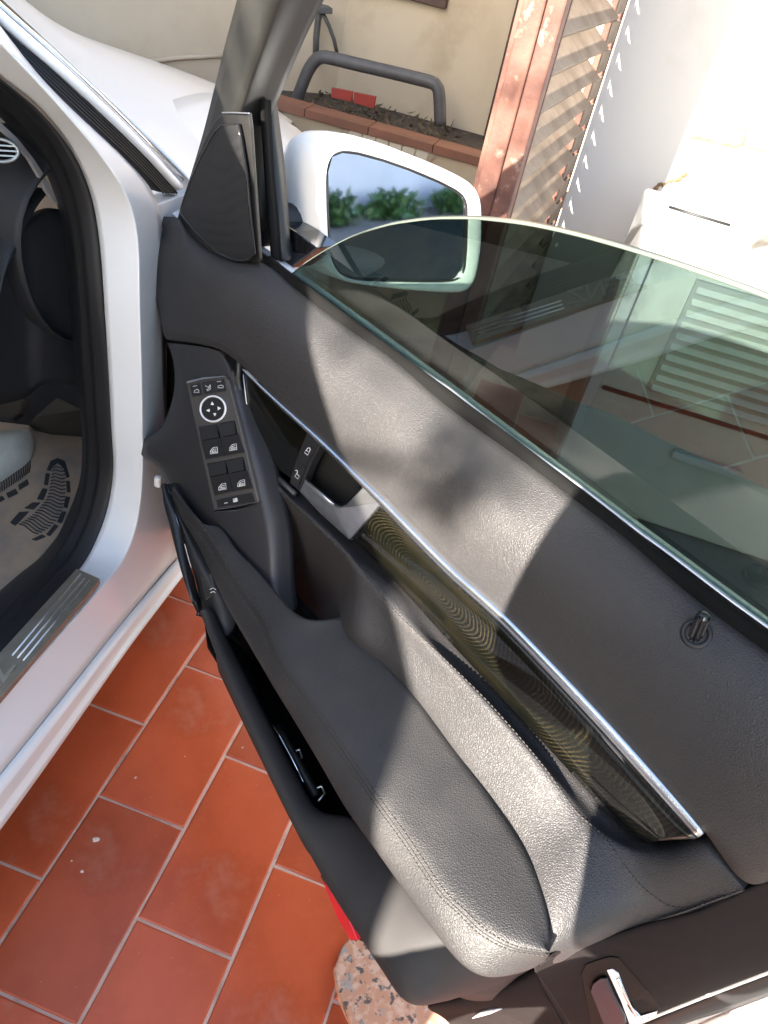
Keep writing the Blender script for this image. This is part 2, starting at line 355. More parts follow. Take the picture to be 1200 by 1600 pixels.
# rubber window channel and outer frame
ch0 = R([(402, 148), (404, 200), (408, 260), (413, 330), (420, 406)], [.024, .018, .012, .006, .002]); ch1 = R([(409, 150), (413, 200), (419, 260), (426, 330), (433, 408)], [.0, -.004, -.008, -.011, -.014])
loft('window_channel', [off(ch0, -.02), ch0, off(ch0, -.014, 0, .004), ch1], mat('felt seal', (.004, .004, .004), .85, spec=.15), door, n=24, sub=1, solid=.002)
oc0 = R([(408, 144), (413, 200), (420, 260), (428, 330), (436, 410)], [-.004, -.008, -.012, -.014, -.016]); oc1 = R([(410, 138), (418, 200), (426, 260), (432, 330), (437, 400)], [-.012, -.018, -.022, -.026, -.028])
loft('outer_frame', [off(oc0, -.02), oc0, oc1, off(oc1, -.02)], plastic, door, n=24, sub=1)
# --- chrome strip and wood
chr_u = [(379, 575), (433, 627), (500, 688), (558, 744), (596, 781), (700, 886), (790, 967), (936, 1119), (1042, 1237), (1099, 1303)]
chr_l = [(379, 579), (432, 632), (498, 694), (556, 751), (592, 789), (694, 895), (784, 978), (929, 1131), (1033, 1248), (1089, 1310)]
u0 = R(chr_u, .077); l0 = R(chr_l, .0785)
loft('chrome_strip', [off(u0, -.012), u0, [(a + b) / 2 + DN * .0012 for a, b in zip(u0, l0)], l0, off(l0, -.012)], mat('brushed strip', (.66, .68, .71), .27, metal=1., var=(80, .08)), door, n=60, sub=1, crease=((1, .7), (3, .7)))
wood = bpy.data.materials.new('dark burl wood'); wood.use_nodes = True; n_ = wood.node_tree.nodes; l_ = wood.node_tree.links; b_ = n_['Principled BSDF']
tc = n_.new('ShaderNodeTexCoord'); mp = n_.new('ShaderNodeMapping'); mp.inputs['Location'].default_value = (.065, 0, -.02); mp.inputs['Scale'].default_value = (.62, 1., 1.45)
l_.new(tc.outputs['Object'], mp.inputs[0])
wv = n_.new('ShaderNodeTexWave'); wv.wave_type = 'RINGS'; wv.rings_direction = 'Y'; wv.inputs['Scale'].default_value = 88; wv.inputs['Distortion'].default_value = 16; wv.inputs['Detail'].default_value = 2; wv.inputs['Detail Scale'].default_value = .13; wv.inputs['Detail Roughness'].default_value = .62; l_.new(mp.outputs[0], wv.inputs[0])
nz = n_.new('ShaderNodeTexNoise'); nz.inputs['Scale'].default_value = 1500; nz.inputs['Detail'].default_value = 4; l_.new(tc.outputs['Object'], nz.inputs[0])
mm = n_.new('ShaderNodeMath'); mm.operation = 'MULTIPLY'
mr1 = n_.new('ShaderNodeMapRange'); mr1.inputs[1].default_value = .35; mr1.inputs[2].default_value = .72; l_.new(nz.outputs[0], mr1.inputs[0])
mr2 = n_.new('ShaderNodeMapRange'); mr2.inputs[1].default_value = .45; mr2.inputs[2].default_value = 1.0; l_.new(wv.outputs[0], mr2.inputs[0])
n3 = n_.new('ShaderNodeTexNoise'); n3.inputs['Scale'].default_value = 28; n3.inputs['Detail'].default_value = 3; l_.new(mp.outputs[0], n3.inputs[0])
mr3 = n_.new('ShaderNodeMapRange'); mr3.inputs[1].default_value = .36; mr3.inputs[2].default_value = .66; mr3.inputs[3].default_value = .15; mr3.inputs[4].default_value = 1.25; l_.new(n3.outputs[0], mr3.inputs[0])
m3 = n_.new('ShaderNodeMath'); m3.operation = 'MULTIPLY'; l_.new(mr2.outputs[0], m3.inputs[0]); l_.new(mr3.outputs[0], m3.inputs[1])
l_.new(mr1.outputs[0], mm.inputs[0]); l_.new(m3.outputs[0], mm.inputs[1])
mx = n_.new('ShaderNodeMix'); mx.data_type = 'RGBA'; mx.inputs[6].default_value = (.0016, .002, .0013, 1); mx.inputs[7].default_value = (.034, .025, .011, 1); b_.inputs['Specular IOR Level'].default_value = .12; l_.new(mm.outputs[0], mx.inputs[0]); l_.new(mx.outputs[2], b_.inputs['Base Color'])
b_.inputs['Roughness'].default_value = .35; b_.inputs['Coat Weight'].default_value = 1; b_.inputs['Coat Roughness'].default_value = .03; b_.inputs['Coat IOR'].default_value = 1.4
wt = [(594, 791), (696, 899), (786, 983), (931, 1136), (1036, 1254), (1088, 1311)]
wb_ = [(560, 832), (632, 902), (715, 990), (806, 1084), (906, 1198), (972, 1274), (1000, 1303), (1030, 1313)]
wl = [(549, 841), (620, 913), (700, 1001), (800, 1109), (900, 1217), (956, 1280), (985, 1306), (1020, 1318)]
a0, a1, a2 = R(wt, .076), R(wb_, .0805), R(wl, .0775)
loft('wood_trim', [off(a0, -.012), a0, [p + DN * .0004 for p in [(x + y) / 2 for x, y in zip(resample(a0, 12), resample(a1, 12))]], a1, a2, off(a2, -.015)], wood, door, n=40, sub=1, crease=((1, .9), (3, .9), (4, .8)))
fw = [(380, 579), (432, 634), (483, 677), (470, 712), (455, 748), (432, 733), (414, 712), (403, 698), (395, 672), (388, 645), (382, 612)]
plate('wood_trim', R(fw, .070), DN, .012, wood, door, bevel=.0015)
# bezel along the front wood piece
bz = R([(374, 566), (372, 590), (379, 625), (386, 660), (398, 706), (414, 728), (440, 752), (462, 772)], .070, .072)
mb = MB(); mb.tube(bz, .0042, plastic_pod, 8); mb.build('wood_bezel', door, smooth=True)
mb = MB(); mb.tube(R([(380, 585), (385, 628), (392, 666), (402, 694)], .0715), .0007, chrome, 6); mb.build('wood_bezel_edge', door, smooth=True)
# --- inside handle and lock buttons
plate('handle_recess', R([(500, 690), (570, 756), (575, 800), (534, 812), (472, 770)], .045), DN, .01, mat('recess plastic', (.016, .016, .016), .45), door)
wall = R([(503, 692), (571, 757), (533, 796), (475, 752)], .071); wall2 = R([(508, 700), (562, 757), (530, 786), (486, 752)], .05)
loft('recess_wall', [wall + [wall[0]], wall2 + [wall2[0]]], mat('recess plastic', (.016, .016, .016), .45), door, n=24, sub=0, solid=.001)
hp = [(475, 751), (520, 789), (530, 792), (540, 788), (568, 759), (573, 762), (596, 782), (595, 787), (552, 838), (545, 844), (500, 803), (467, 768)]
def hw(u, v):
    t = ((u - 475) * .62 + (v - 751) * .62) / 90.; side = ((v - 751) - (u - 475)) / 30.
    return .073 + .004 * max(min(t, 1), 0) + (.004 if (u, v) in ((520, 789), (530, 792), (540, 788)) else 0)
plate('door_handle', [Dp(u, v, hw(u, v)) for u, v in hp], (DN * .9 + UP * .4).normalized(), .012, chrome, door, bevel=.0025, segs=4)
mb = MB(); mb.tube([Dp(u, v, .0755) for u, v in [(477, 750), (500, 770), (522, 789)]], .0016, chrome, 8); mb.build('handle_edge', door, smooth=True)
lb = plate('lock_panel', R([(480, 675), (503, 691), (484, 728), (468, 768), (452, 754), (464, 715)], .0725), DN, .014, button_black, door, bevel=.001)
def icon_tube(mb, pix, f, r, m, closed=False): mb.tube([f(u, v) for u, v in pix], r, m, 5, closed=closed)
for pl, lab in ((([(482, 682), (497, 693), (478, 727), (466, 718)]), 'lock button with closed padlock sign'), (([(465, 722), (477, 731), (465, 763), (455, 752)]), 'lock button with open padlock sign')):
    mb = MB(); pts = [Dp(u, v, .0738) for u, v in pl]; mb.poly_prism(pts, DN, .003, button_black)
    cx = sum(p[0] for p in pl) / 4; cy = sum(p[1] for p in pl) / 4; f = lambda u, v: Dp(u, v, .0741)
    e1 = V((.8, .6)); e2 = V((-.5, .85))
    def q(a, b): return (cx + e1.x * a + e2.x * b, cy + e1.y * a + e2.y * b)
    icon_tube(mb, [q(-3, 0), q(3, 0), q(3, 5), q(-3, 5)], f, .00042, white_print, True)
    if 'closed' in lab: icon_tube(mb, [q(-2.5, 0), q(-2.5, -4), q(0, -6), q(2.5, -4), q(2.5, 0)], f, .00042, white_print)
    else: icon_tube(mb, [q(-2.5, 0), q(-2.5, -3), q(-5, -5), q(-7, -3)], f, .00042, white_print)
    mb.build('lock_button', lb, label=lab)
# --- lower trim with stitched cushion
lt0 = R([(349, 552), (366, 585), (376, 625), (385, 665), (403, 712), (440, 755), (470, 781), (545, 849), (620, 917), (700, 1005), (800, 1113), (900, 1222), (958, 1286), (1000, 1316), (1050, 1319), (1095, 1312), (1130, 1345), (1164, 1388)],
        [.070, .068, .067, .066, .066, .067, .067, .068, .069, .069, .069, .069, .069, .069, .068, .069, .071, .076])
lt1 = R([(352, 556), (368, 592), (380, 640), (392, 690), (409, 722), (440, 763), (478, 796), (545, 858), (615, 925), (690, 1014), (785, 1118), (885, 1230), (945, 1295), (990, 1328), (1045, 1340), (1095, 1340), (1130, 1362), (1163, 1389)],
        [.074, .074, .074, .074, .075, .076, .077, .079, .080, .080, .080, .080, .080, .081, .084, .082, .080, .078])
seam_pix = [(360, 572), (370, 610), (384, 670), (400, 716), (429, 759), (483, 809), (525, 850), (558, 883), (615, 953), (685, 1021), (767, 1102), (848, 1196), (900, 1268), (942, 1306), (996, 1377), (1042, 1413), (1083, 1417), (1159, 1391)]
lt2 = R(seam_pix, [.078, .078, .078, .079, .083, .087, .091, .094, .096, .097, .097, .097, .097, .096, .094, .090, .085, .079])
lt3 = R([(361, 574), (373, 625), (386, 690), (400, 735), (425, 785), (470, 845), (520, 905), (560, 945), (610, 1000), (670, 1070), (740, 1160), (815, 1260), (865, 1340), (905, 1400), (945, 1434), (990, 1440), (1050, 1428), (1160, 1391)],
        [.078, .074, .066, .060, .054, .056, .062, .066, .072, .078, .082, .086, .090, .094, .098, .098, .092, .079])
lt4 = R([(362, 577), (374, 640), (388, 705), (402, 770), (418, 840), (428, 925), (470, 985), (535, 985), (588, 1030), (643, 1090), (702, 1175), (762, 1258), (810, 1340), (842, 1425), (870, 1489), (943, 1467), (1035, 1438), (1164, 1392)],
        [.078, .070, .060, .050, .044, .052, .060, .078, .084, .090, .098, .106, .112, .118, .120, .108, .096, .079])
for i_ in range(7, 14): lt4[i_] = Zp(*[(535, 985), (588, 1030), (643, 1090), (702, 1175), (762, 1258), (810, 1340), (840, 1436)][i_ - 7], .648)
for i_ in range(7, 14): lt3[i_] = lt2[i_] * .52 + lt4[i_] * .48 - DN * (.004 + .006 * (13 - i_) / 6)
lt4[14] = Zp(858, 1493, .632); lt4[15] = Dp(943, 1467, .113); lt3[14] = lt2[14] * .5 + lt4[14] * .5 - DN * .003
lt5 = off(lt4, -.015, -.05)
lower = loft('lower_trim', [off(lt0, -.01), lt0, lt1, lt2, lt3, lt4, lt5], leather, door, n=60, sub=2, crease=((1, .4), (3, .3)), match=True)
sb = MB()
stitches(lower, [p for p in seam_pix[4:]], 'seam_stitching', door, pitch=8, r=.0008, mb=sb)
s_ = sb.build('seam_stitching', door, smooth=True); s_['kind'] = 'stuff'
# --- switch pod
def pw(u, v): return .10 - .00025 * (u - 292) + .00024 * (v - 597)
pl0 = [(260, 536), (267, 552), (272, 581), (271, 612), (262, 644), (247, 672), (219, 688), (215, 700), (217, 711), (234, 719), (250, 737), (260, 755), (285, 800), (320, 850), (420, 960)]
pl1 = [(276, 537), (283, 560), (286, 590), (288, 630), (287, 665), (282, 690), (278, 705), (280, 720), (288, 738), (298, 760), (309, 785), (322, 820), (345, 855), (430, 965)]
pl2 = [(325, 542), (334, 570), (345, 600), (352, 630), (360, 665), (366, 700), (372, 740), (381, 780), (390, 830), (400, 880), (432, 965)]
pl3 = [(346, 549), (358, 572), (369, 612), (380, 660), (392, 700), (403, 740), (412, 780), (421, 820), (426, 860), (428, 915), (434, 965)]
def PWr(pts, d=0.): return [Dp(u, v, pw(u, v) + d) for u, v in pts]
r0 = PWr(pl0, -.016); r1 = PWr(pl1, -.002); r2 = PWr(pl2, .0); r3 = PWr(pl3, -.004); r4 = off(r3, -.035, -.004)
pod = loft('switch_pod', [off(r0, -.035, -.01, .006), r0, r1, r2, r3, r4], plastic_pod, door, n=40, sub=2, crease=((1, .6), (4, .45)))
# inner black door gap at the hinge end
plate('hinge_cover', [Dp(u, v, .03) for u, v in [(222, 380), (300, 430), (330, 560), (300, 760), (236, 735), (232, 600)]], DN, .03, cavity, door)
# --- switch panel
pp0, pp1, pp2 = [Dp(u, v, pw(u, v)) for u, v in ((292, 597), (352, 588), (335, 800))]
PNn = (pp1 - pp0).cross(pp2 - pp0).normalized()
if PNn.dot(C0 - pp0) < 0: PNn = -PNn
def Pp(u, v, h=0.): return hit(u, v, pp0 + PNn * (.0025 + h), PNn)
def c6(x, y): return (260 + x / 6., 560 + y / 6.)
def P6(pts, h=0.): return [Pp(*c6(x, y), h) for x, y in pts]
panel_mat = mat('switch panel plastic', (.062, .058, .056), .38)
panel = plate('switch_panel', P6([(185, 232), (350, 185), (545, 165), (575, 195), (700, 680), (860, 1335), (850, 1355), (660, 1405), (445, 1440), (320, 860)]), PNn, .008, panel_mat, door, bevel=.0022, segs=4)
for tops in ([(190, 238), (190, 214), (350, 174), (540, 160), (545, 176), (350, 200)], [(445, 1442), (445, 1418), (640, 1390), (850, 1340), (858, 1350), (840, 1372), (650, 1428)]):
    plate('chrome_accent', P6(tops, .0018), PNn, .003, bright, panel, bevel=.0006)
def button(name, poly, h, depth, icon=None, label=None, m=None, par=None):
    mb = MB(); mb.poly_prism(P6(poly, h), PNn, depth, m or button_black)
    if icon: icon(mb, h + .0002)
    return mb.build(name, par or panel, bevel=.0004, label=label)
def strokes(paths, r=.00038):
    def f(mb, h):
        for pts, cl in paths:
            if len(pts) < 2: continue
            mb.tube(P6(pts, h), r, white_print, 5, closed=cl)
    return f
button('mirror_button', [(222, 248), (312, 228), (334, 343), (246, 362)], .0012, .004, strokes([([(258, 318), (264, 300), (290, 288), (304, 300), (306, 318)], True), ([(250, 262), (288, 256)], False)]), 'left mirror select button')
button('mirror_button', [(328, 224), (438, 206), (460, 322), (352, 341)], .0012, .004, strokes([([(362, 255), (392, 270), (410, 250)], False), ([(380, 298), (412, 262), (410, 246)], False), ([(378, 285), (384, 303), (408, 292), (412, 268)], False)]), 'mirror folding button')
button('mirror_button', [(446, 205), (535, 193), (558, 303), (474, 320)], .0012, .004, strokes([([(482, 276), (486, 258), (520, 250), (534, 262), (532, 276)], True), ([(474, 220), (510, 214)], False)]), 'right mirror select button')
ce = (437, 473)
def ring(rx, ry, k=32): return [(ce[0] + rx * math.cos(2 * math.pi * i / k), ce[1] + ry * math.sin(2 * math.pi * i / k)) for i in range(k)]
dp_ = button('mirror_joystick', ring(104, 106), .0022, .005, lambda mb, h: [mb.poly_prism(P6(t, h), PNn, .0004, white_print) for t in ([(412, 436), (428, 404), (446, 436)], [(478, 450), (512, 466), (482, 486)], [(436, 514), (468, 512), (454, 544)], [(404, 472), (370, 488), (406, 502)])], None)
mb = MB(); mb.tube(P6(ring(118, 119), .0015), .00145, white_print, 8, closed=True); mb.build('joystick_ring', panel, smooth=True)
def win_icon(cx, cy, sc_=1.):
    def t(a, b): return (cx + a * sc_, cy + b * sc_ - a * sc_ * .17)
    return strokes([([t(-34, 28), t(-34, 2), t(-8, -26), t(30, -26), t(34, 28)], True), ([t(-18, 6), t(-2, -10), t(20, -10)], False), ([t(-22, 8), t(22, 8)], False), ([t(-22, 19), t(22, 19)], False)], .00042)
rock = [([(302, 642), (478, 612), (510, 742), (330, 776)], [(330, 776), (508, 744), (546, 912), (368, 946)], (446, 862), 'front left window switch'),
        ([(486, 610), (642, 582), (668, 714), (514, 742)], [(514, 743), (668, 714), (720, 882), (552, 912)], (626, 832), 'front right window switch'),
        ([(380, 986), (556, 955), (584, 1080), (412, 1112)], [(412, 1112), (584, 1081), (626, 1248), (452, 1284)], (526, 1202), 'rear left window switch'),
        ([(562, 953), (722, 922), (748, 1050), (590, 1080)], [(590, 1081), (750, 1051), (798, 1214), (632, 1248)], (702, 1168), 'rear right window switch')]
for well, face, ic, lab in rock:
    # sunk finger well sloping down under the front lip, then the raised key
    mb = MB(); a = P6(well, .0003); a[0] = P6([well[0]], .0003)[0]; deep = [a[0] - PNn * .0015, a[1] - PNn * .0015, a[2], a[3]]
    mb.poly_prism(P6(well, .0004), PNn, .003, gloss_black)
    fp = P6(face, .0022); fp[0] = fp[0] + PNn * .0012; fp[1] = fp[1] + PNn * .0012; mb.poly_prism(fp, PNn, .004, button_black); win_icon(*ic)(mb, .0029)
    cz = P6([(well[0][0] + 6, well[0][1] + 10), (well[1][0] - 6, well[1][1] + 8), (well[2][0] - 5, well[2][1] - 4), (well[3][0] + 5, well[3][1] - 4)], .0006)
    cz[2] = cz[2] + PNn * .0026; cz[3] = cz[3] + PNn * .0026; mb.add(cz, [[0, 1, 2, 3]], button_black)
    mb.build('window_switch', panel, bevel=.0004, label=lab)
button('child_lock_button', [(464, 1326), (800, 1258), (826, 1342), (482, 1400)], .0012, .004, strokes([([(630, 1345), (626, 1320), (660, 1310), (668, 1338)], True), ([(634, 1335), (662, 1318)], False), ([(640, 1345), (665, 1328)], False), ([(544, 1358), (574, 1352)], False)], .0006))
# --- armrest
ar_a = [(276, 762), (290, 783), (305, 803), (322, 822), (340, 820), (353, 832), (367, 855), (397, 885), (428, 920), (455, 952), (482, 968), (515, 967), (548, 962), (590, 1010), (640, 1065), (700, 1150), (760, 1230), (820, 1320), (848, 1388), (858, 1440), (858, 1492)]
za = [.585, .590, .597, .604, .607, .609, .612, .618, .624, .630, .635, .638, .640, .643, .646, .648, .650, .652, .652, .650, .645]
ar_b = [(268, 765), (283, 788), (296, 805), (323, 838), (343, 870), (363, 902), (387, 935), (412, 973), (433, 1024), (483, 1096), (528, 1159), (582, 1238), (636, 1312), (690, 1392), (725, 1426), (757, 1456), (803, 1480), (857, 1489)]
ar_c = [(262, 775), (280, 805), (307, 850), (333, 905), (357, 955), (378, 992), (425, 1072), (456, 1123), (496, 1190), (541, 1268), (582, 1325), (645, 1414), (690, 1474), (720, 1510), (755, 1530), (792, 1527), (830, 1516), (855, 1500)]
A_ = R(ar_a, za, None, Zp); B_ = HZr(ar_b, .584, .648); Bm = HZr([(u - 2, v + 4) for u, v in ar_b], .582, .646); Cc = HZr(ar_c, .555, .612)
B_[0] = Zp(268, 765, .584)
A2 = off(A_, -.004, -.02); Am = []
ra, rb = resample(A_, 40), resample(B_, 40)
Am = [a * .5 + b * .5 + UP * .004 for a, b in zip(ra, rb)]
Amid2 = [a * .12 + b * .88 + UP * .003 for a, b in zip(ra, rb)]
C1 = [b * .45 + c * .55 + DN * .005 for b, c in zip(rb, resample(Cc, 40))]
arm = loft('armrest', [off(A_, -.02, -.07), A2, A_, Am, Amid2, B_, C1, Cc, off(Cc, -.02, -.012), off(Cc, -.06, -.02)], leather_arm, door, n=60, sub=2, crease=((2, .6), (7, .4)))
sb = MB()
bpx = ar_b[2:]
stitches(arm, [(u + 3.5, v - 1.5) for u, v in bpx], '', door, 7.5, .0008, mb=sb); stitches(arm, [(u - 7, v + 4) for u, v in bpx], '', door, 7.5, .0008, mb=sb)
s_ = sb.build('armrest_stitching', door, smooth=True); s_['kind'] = 'stuff'
line_on(arm, [(u - 2, v + 1.2) for u, v in bpx], .00045, seam_mat, 'armrest_seam', door, step=8, lift=-.0001)
# --- pocket, lower panel
rim_o = [(312, 955), (316, 966), (343, 1042), (388, 1145), (420, 1213), (451, 1280), (478, 1330), (505, 1382), (530, 1424), (555, 1462), (580, 1500), (600, 1530), (622, 1563), (645, 1571), (670, 1564), (700, 1557), (760, 1540), (832, 1515)]
zo = [.50, .495, .48, .465, .46, .455, .452, .45, .45, .45, .45, .45, .45, .448, .44, .43, .42, .41]
rim_i = [(330, 952), (335, 962), (352, 997), (388, 1069), (420, 1132), (451, 1193), (480, 1246), (493, 1264), (512, 1273), (548, 1276), (585, 1300), (640, 1375), (690, 1440), (740, 1490), (790, 1505), (835, 1498), (850, 1490)]
zi = [.50, .495, .485, .475, .468, .463, .46, .462, .466, .475, .482, .50, .51, .515, .50, .48, .47]
RO = R(rim_o, zo, None, Zp); RI = R(rim_i, zi, None, Zp)
ro, ri = resample(RO, 50), resample(RI, 50)
rm = [a * .5 + b * .5 + UP * .006 + DN * .004 for a, b in zip(ro, ri)]
under = [p - DN * .03 - UP * .05 for p in ro]; under2 = [p - DN * .10 - UP * .17 for p in ro]
loft('lower_panel', [off(ri, -.016, -.15), off(ri, -.004, -.012), ri, rm, ro, under, under2], mat('rough door plastic', (.021, .019, .019), .68, bump=('noise', 1300, .5, .0004), mix=((.030, .027, .027), 14, .45, .8, 6)), door, n=60, sub=2)
plate('pocket_back', [W(.02, .10, .56), W(.70, .10, .56), W(.74, .10, .30), W(.02, .10, .30)], DN, .01, cavity, door)
plate('pocket_floor', [W(.02, .10, .33), W(.72, .10, .33), W(.72, .19, .33), W(.12, .145, .33)], UP, .01, cavity, door)
# --- speaker beside the pocket
so_ = [(254, 758), (255, 785), (263, 815), (273, 855), (283, 895), (295, 932), (303, 952), (309, 963)]
sc_r = [(256, 758), (272, 800), (281, 830), (288, 860), (296, 888), (302, 908), (307, 935), (310, 962)]
spo = HZr(so_, .59, .475); spc = HZr(sc_r, .585, .475); spi = HZr([(258, 758), (279, 795), (300, 838), (318, 880), (335, 915), (350, 950), (352, 980), (345, 1000)], .58, .47)
loft('speaker_cone', [off(spo, -.02, -.02), spo, [a * .5 + b * .5 + UP * .004 for a, b in zip(spo, spc)], spc], mat('speaker cloth', (.012, .013, .014), .35), door, n=24, sub=2)
plate('speaker_backing', off(spo, -.03, -.02) + off(spi, -.03, -.02)[::-1], (DN * .5 + UP * .85).normalized(), .01, cavity, door, bevel=0)
mb = MB(); mb.tube(resample(spc, 24), [.0004 + .0019 * math.sin(math.pi * i / 23) for i in range(24)], bright, 8); mb.build('speaker_ring', door, smooth=True)
side_p = loft('speaker_housing', [off(spc, -.004, -.002), [a * .5 + b * .5 + UP * .003 for a, b in zip(spc, spi)], spi, off(spi, -.02, 0)], plastic, door, n=24, sub=2)
tb = plate('trunk_button', [q[0] for q in (surf(side_p, u, v, .0015) for u, v in [(314, 902), (330, 897), (338, 925), (322, 938)]) if q], DN, .004, button_black, door, bevel=.0006)
mb = MB()
f = lambda u, v: (surf(side_p, u, v, .0022) or (Zp(u, v, .52), 0))[0]
mb.tube([f(329, 921), (f(333, 919)), f(338, 922)], .0005, white_print, 5); mb.tube([f(330, 926), f(334, 924), f(337, 926)], .0005, white_print, 5); mb.build('trunk_sign', tb)
# --- lock pin
pc = surf(upper, 1088, 990, 0.)[0]; ax = (UP * .92 + DN * .30).normalized()
top = hit(1101, 958, pc, DN); ax = (top - pc).normalized()
pn_ = surf(upper, 1088, 990)[1]
mb = MB(); mb.lathe(pc - pn_ * .002, pn_, [(.0135, 0), (.0135, .0022), (.0125, .0036), (.0098, .0036), (.0085, .0018), (.0075, -.003)], plastic, 28)
mb.build('pin_grommet', door, smooth=True, bevel=0)
mb = MB(); seg = 40; prof = [(.0062, -.006), (.0062, .014), (.0060, .0185), (.0050, .0212), (.003, .0225), (.0008, .0228)]
a = DU.copy(); a = (a - ax * a.dot(ax)).normalized(); b = ax.cross(a); vs = []; fs = []
for (r_, h_) in prof:
    for k in range(seg):
        rr = r_ * (1. if (k % 4) < 2 or h_ > .0155 else .84); an = 2 * math.pi * k / seg; vs.append(pc + ax * (h_ * 1.05) + (a * math.cos(an) + b * math.sin(an)) * rr)
for i in range(len(prof) - 1):
    for k in range(seg): fs.append([i * seg + k, i * seg + (k + 1) % seg, (i + 1) * seg + (k + 1) % seg, (i + 1) * seg + k])
fs.append([(len(prof) - 1) * seg + k for k in range(seg)]); mb.add(vs, fs, gloss_black); mb.build('lock_pin', door)
# --- rear end trim, latch, edge
t0 = R([(834, 1512), (859, 1495), (900, 1480), (943, 1466), (1025, 1440), (1089, 1424), (1165, 1390), (1215, 1370), (1290, 1338)], [.20, .186, .150, .115, .097, .088, .077, .07, .06])
t1 = R([(846, 1540), (880, 1522), (930, 1506), (980, 1492), (1050, 1468), (1110, 1448), (1165, 1426), (1220, 1404), (1300, 1370)], [.115, .108, .102, .096, .088, .080, .070, .062, .052])
t2 = R([(880, 1598), (905, 1592), (940, 1588), (985, 1578), (1033, 1560), (1090, 1538), (1150, 1514), (1205, 1494), (1290, 1460)], [.06, .058, .056, .054, .050, .046, .040, .034, .026])
t3 = R([(900, 1640), (930, 1632), (960, 1616), (995, 1600), (1035, 1582), (1100, 1556), (1150, 1537), (1200, 1518), (1290, 1482)], [.022, .022, .022, .022, .020, .018, .016, .014, .01])
rear = loft('rear_trim', [off(t0, -.012, 0), t0, t1, t2, t3, off(t3, -.02, -.002)], plastic_brown, door, n=40, sub=2, crease=((1, .5), (4, .5)))
mb = MB(); mb.tube(R([(985, 1604), (1035, 1583), (1100, 1557), (1150, 1538), (1200, 1519), (1290, 1483)], .014, .006), .0022, paint, 8); mb.build('trim_edge', door, smooth=True)
e0 = R([(985, 1608), (1040, 1586), (1100, 1561), (1200, 1522), (1290, 1486)], .006); e1 = R([(1000, 1640), (1060, 1604), (1120, 1584), (1200, 1557), (1290, 1520)], -.012)
loft('edge_seal', [off(e0, -.004, -.003), e0, [x * .5 + y * .5 + DN * .004 for x, y in zip(e0, e1)], e1], rubber, door, n=20, sub=1)
e2 = R([(1010, 1650), (1070, 1615), (1120, 1592), (1200, 1562), (1290, 1524)], -.018); e3 = R([(1060, 1760), (1120, 1720), (1180, 1690), (1260, 1650), (1350, 1600)], -.06)
loft('door_edge', [off(e2, -.01, .0), e2, e3, off(e3, -.03)], paint, door, n=20, sub=1)
line_on(rear, [(836, 1517), (858, 1548), (880, 1582), (893, 1604)], .0006, seam_mat, 'trim_joint', door)
def Lp(u, v, o_=0.):
    q = surf(rear, u, v, o_)
    return q[0] if q else Dp(u, v, .04 + o_)
lat = plate('latch_opening', [Lp(u, v, .0012) for u, v in [(908, 1520), (914, 1506), (932, 1499), (952, 1493), (967, 1495), (985, 1516), (1010, 1545), (1034, 1572), (1004, 1590), (960, 1606), (925, 1606)]], (DN + UP * .6).normalized(), .002, mat('latch recess', (.010, .007, .006), .7, spec=.15), door)
plate('latch_plate', [Lp(u, v, .0026) for u, v in [(948, 1512), (956, 1510), (966, 1517), (972, 1535), (986, 1570), (1000, 1584), (1026, 1576), (1024, 1582), (1000, 1596), (984, 1600), (970, 1560)]], (DN + UP * .6).normalized(), .003, paint, door, bevel=.0006)
plate('latch_bolt', [Lp(u, v, .005) for u, v in [(922, 1542), (926, 1530), (938, 1521), (948, 1521), (958, 1545), (976, 1582), (977, 1592), (966, 1600), (950, 1601), (942, 1592)]], (DN + UP * .6).normalized(), .006, mat('blued steel', (.018, .022, .032), .5, metal=0., spec=.25), door, bevel=.003, segs=4)
mb = MB(); mb.tube([Lp(u, v, .004) for u, v in [(966, 1522), (976, 1548), (992, 1580), (1003, 1588), (1014, 1583)]], .0016, bright, 8); mb.build('latch_spring', door, smooth=True)
# lower end piece under the armrest tip
q0 = R([(665, 1572), (720, 1560), (780, 1545), (834, 1516)], .16, .125); q1 = R([(672, 1580), (725, 1580), (790, 1572), (850, 1550)], .15, .11); q2 = R([(704, 1593), (752, 1586), (800, 1588), (880, 1600)], .12, .06); q3 = R([(720, 1640), (770, 1640), (830, 1640), (900, 1650)], .10, .03)
loft('end_trim', [off(q0, -.02), q0, q1, q2, q3], plastic_brown, door, n=16, sub=2)
mb = MB(); mb.tube(R([(738, 1591), (752, 1584), (766, 1580), (784, 1576)], .125, .12), [.0005, .003, .003, .0005], paint, 8); mb.build('end_clip', door, smooth=True)
# red warning reflector on the lower edge
plate('red_reflector', R([(505, 1380), (516, 1384), (537, 1420), (559, 1470), (548, 1470), (528, 1437)], .20), DN, .006, red_plastic, door, bevel=.001)
plate('reflector_holder', R([(500, 1368), (530, 1372), (556, 1420), (572, 1474), (552, 1466), (528, 1420)], .192), DN, .008, plastic, door, bevel=.001)
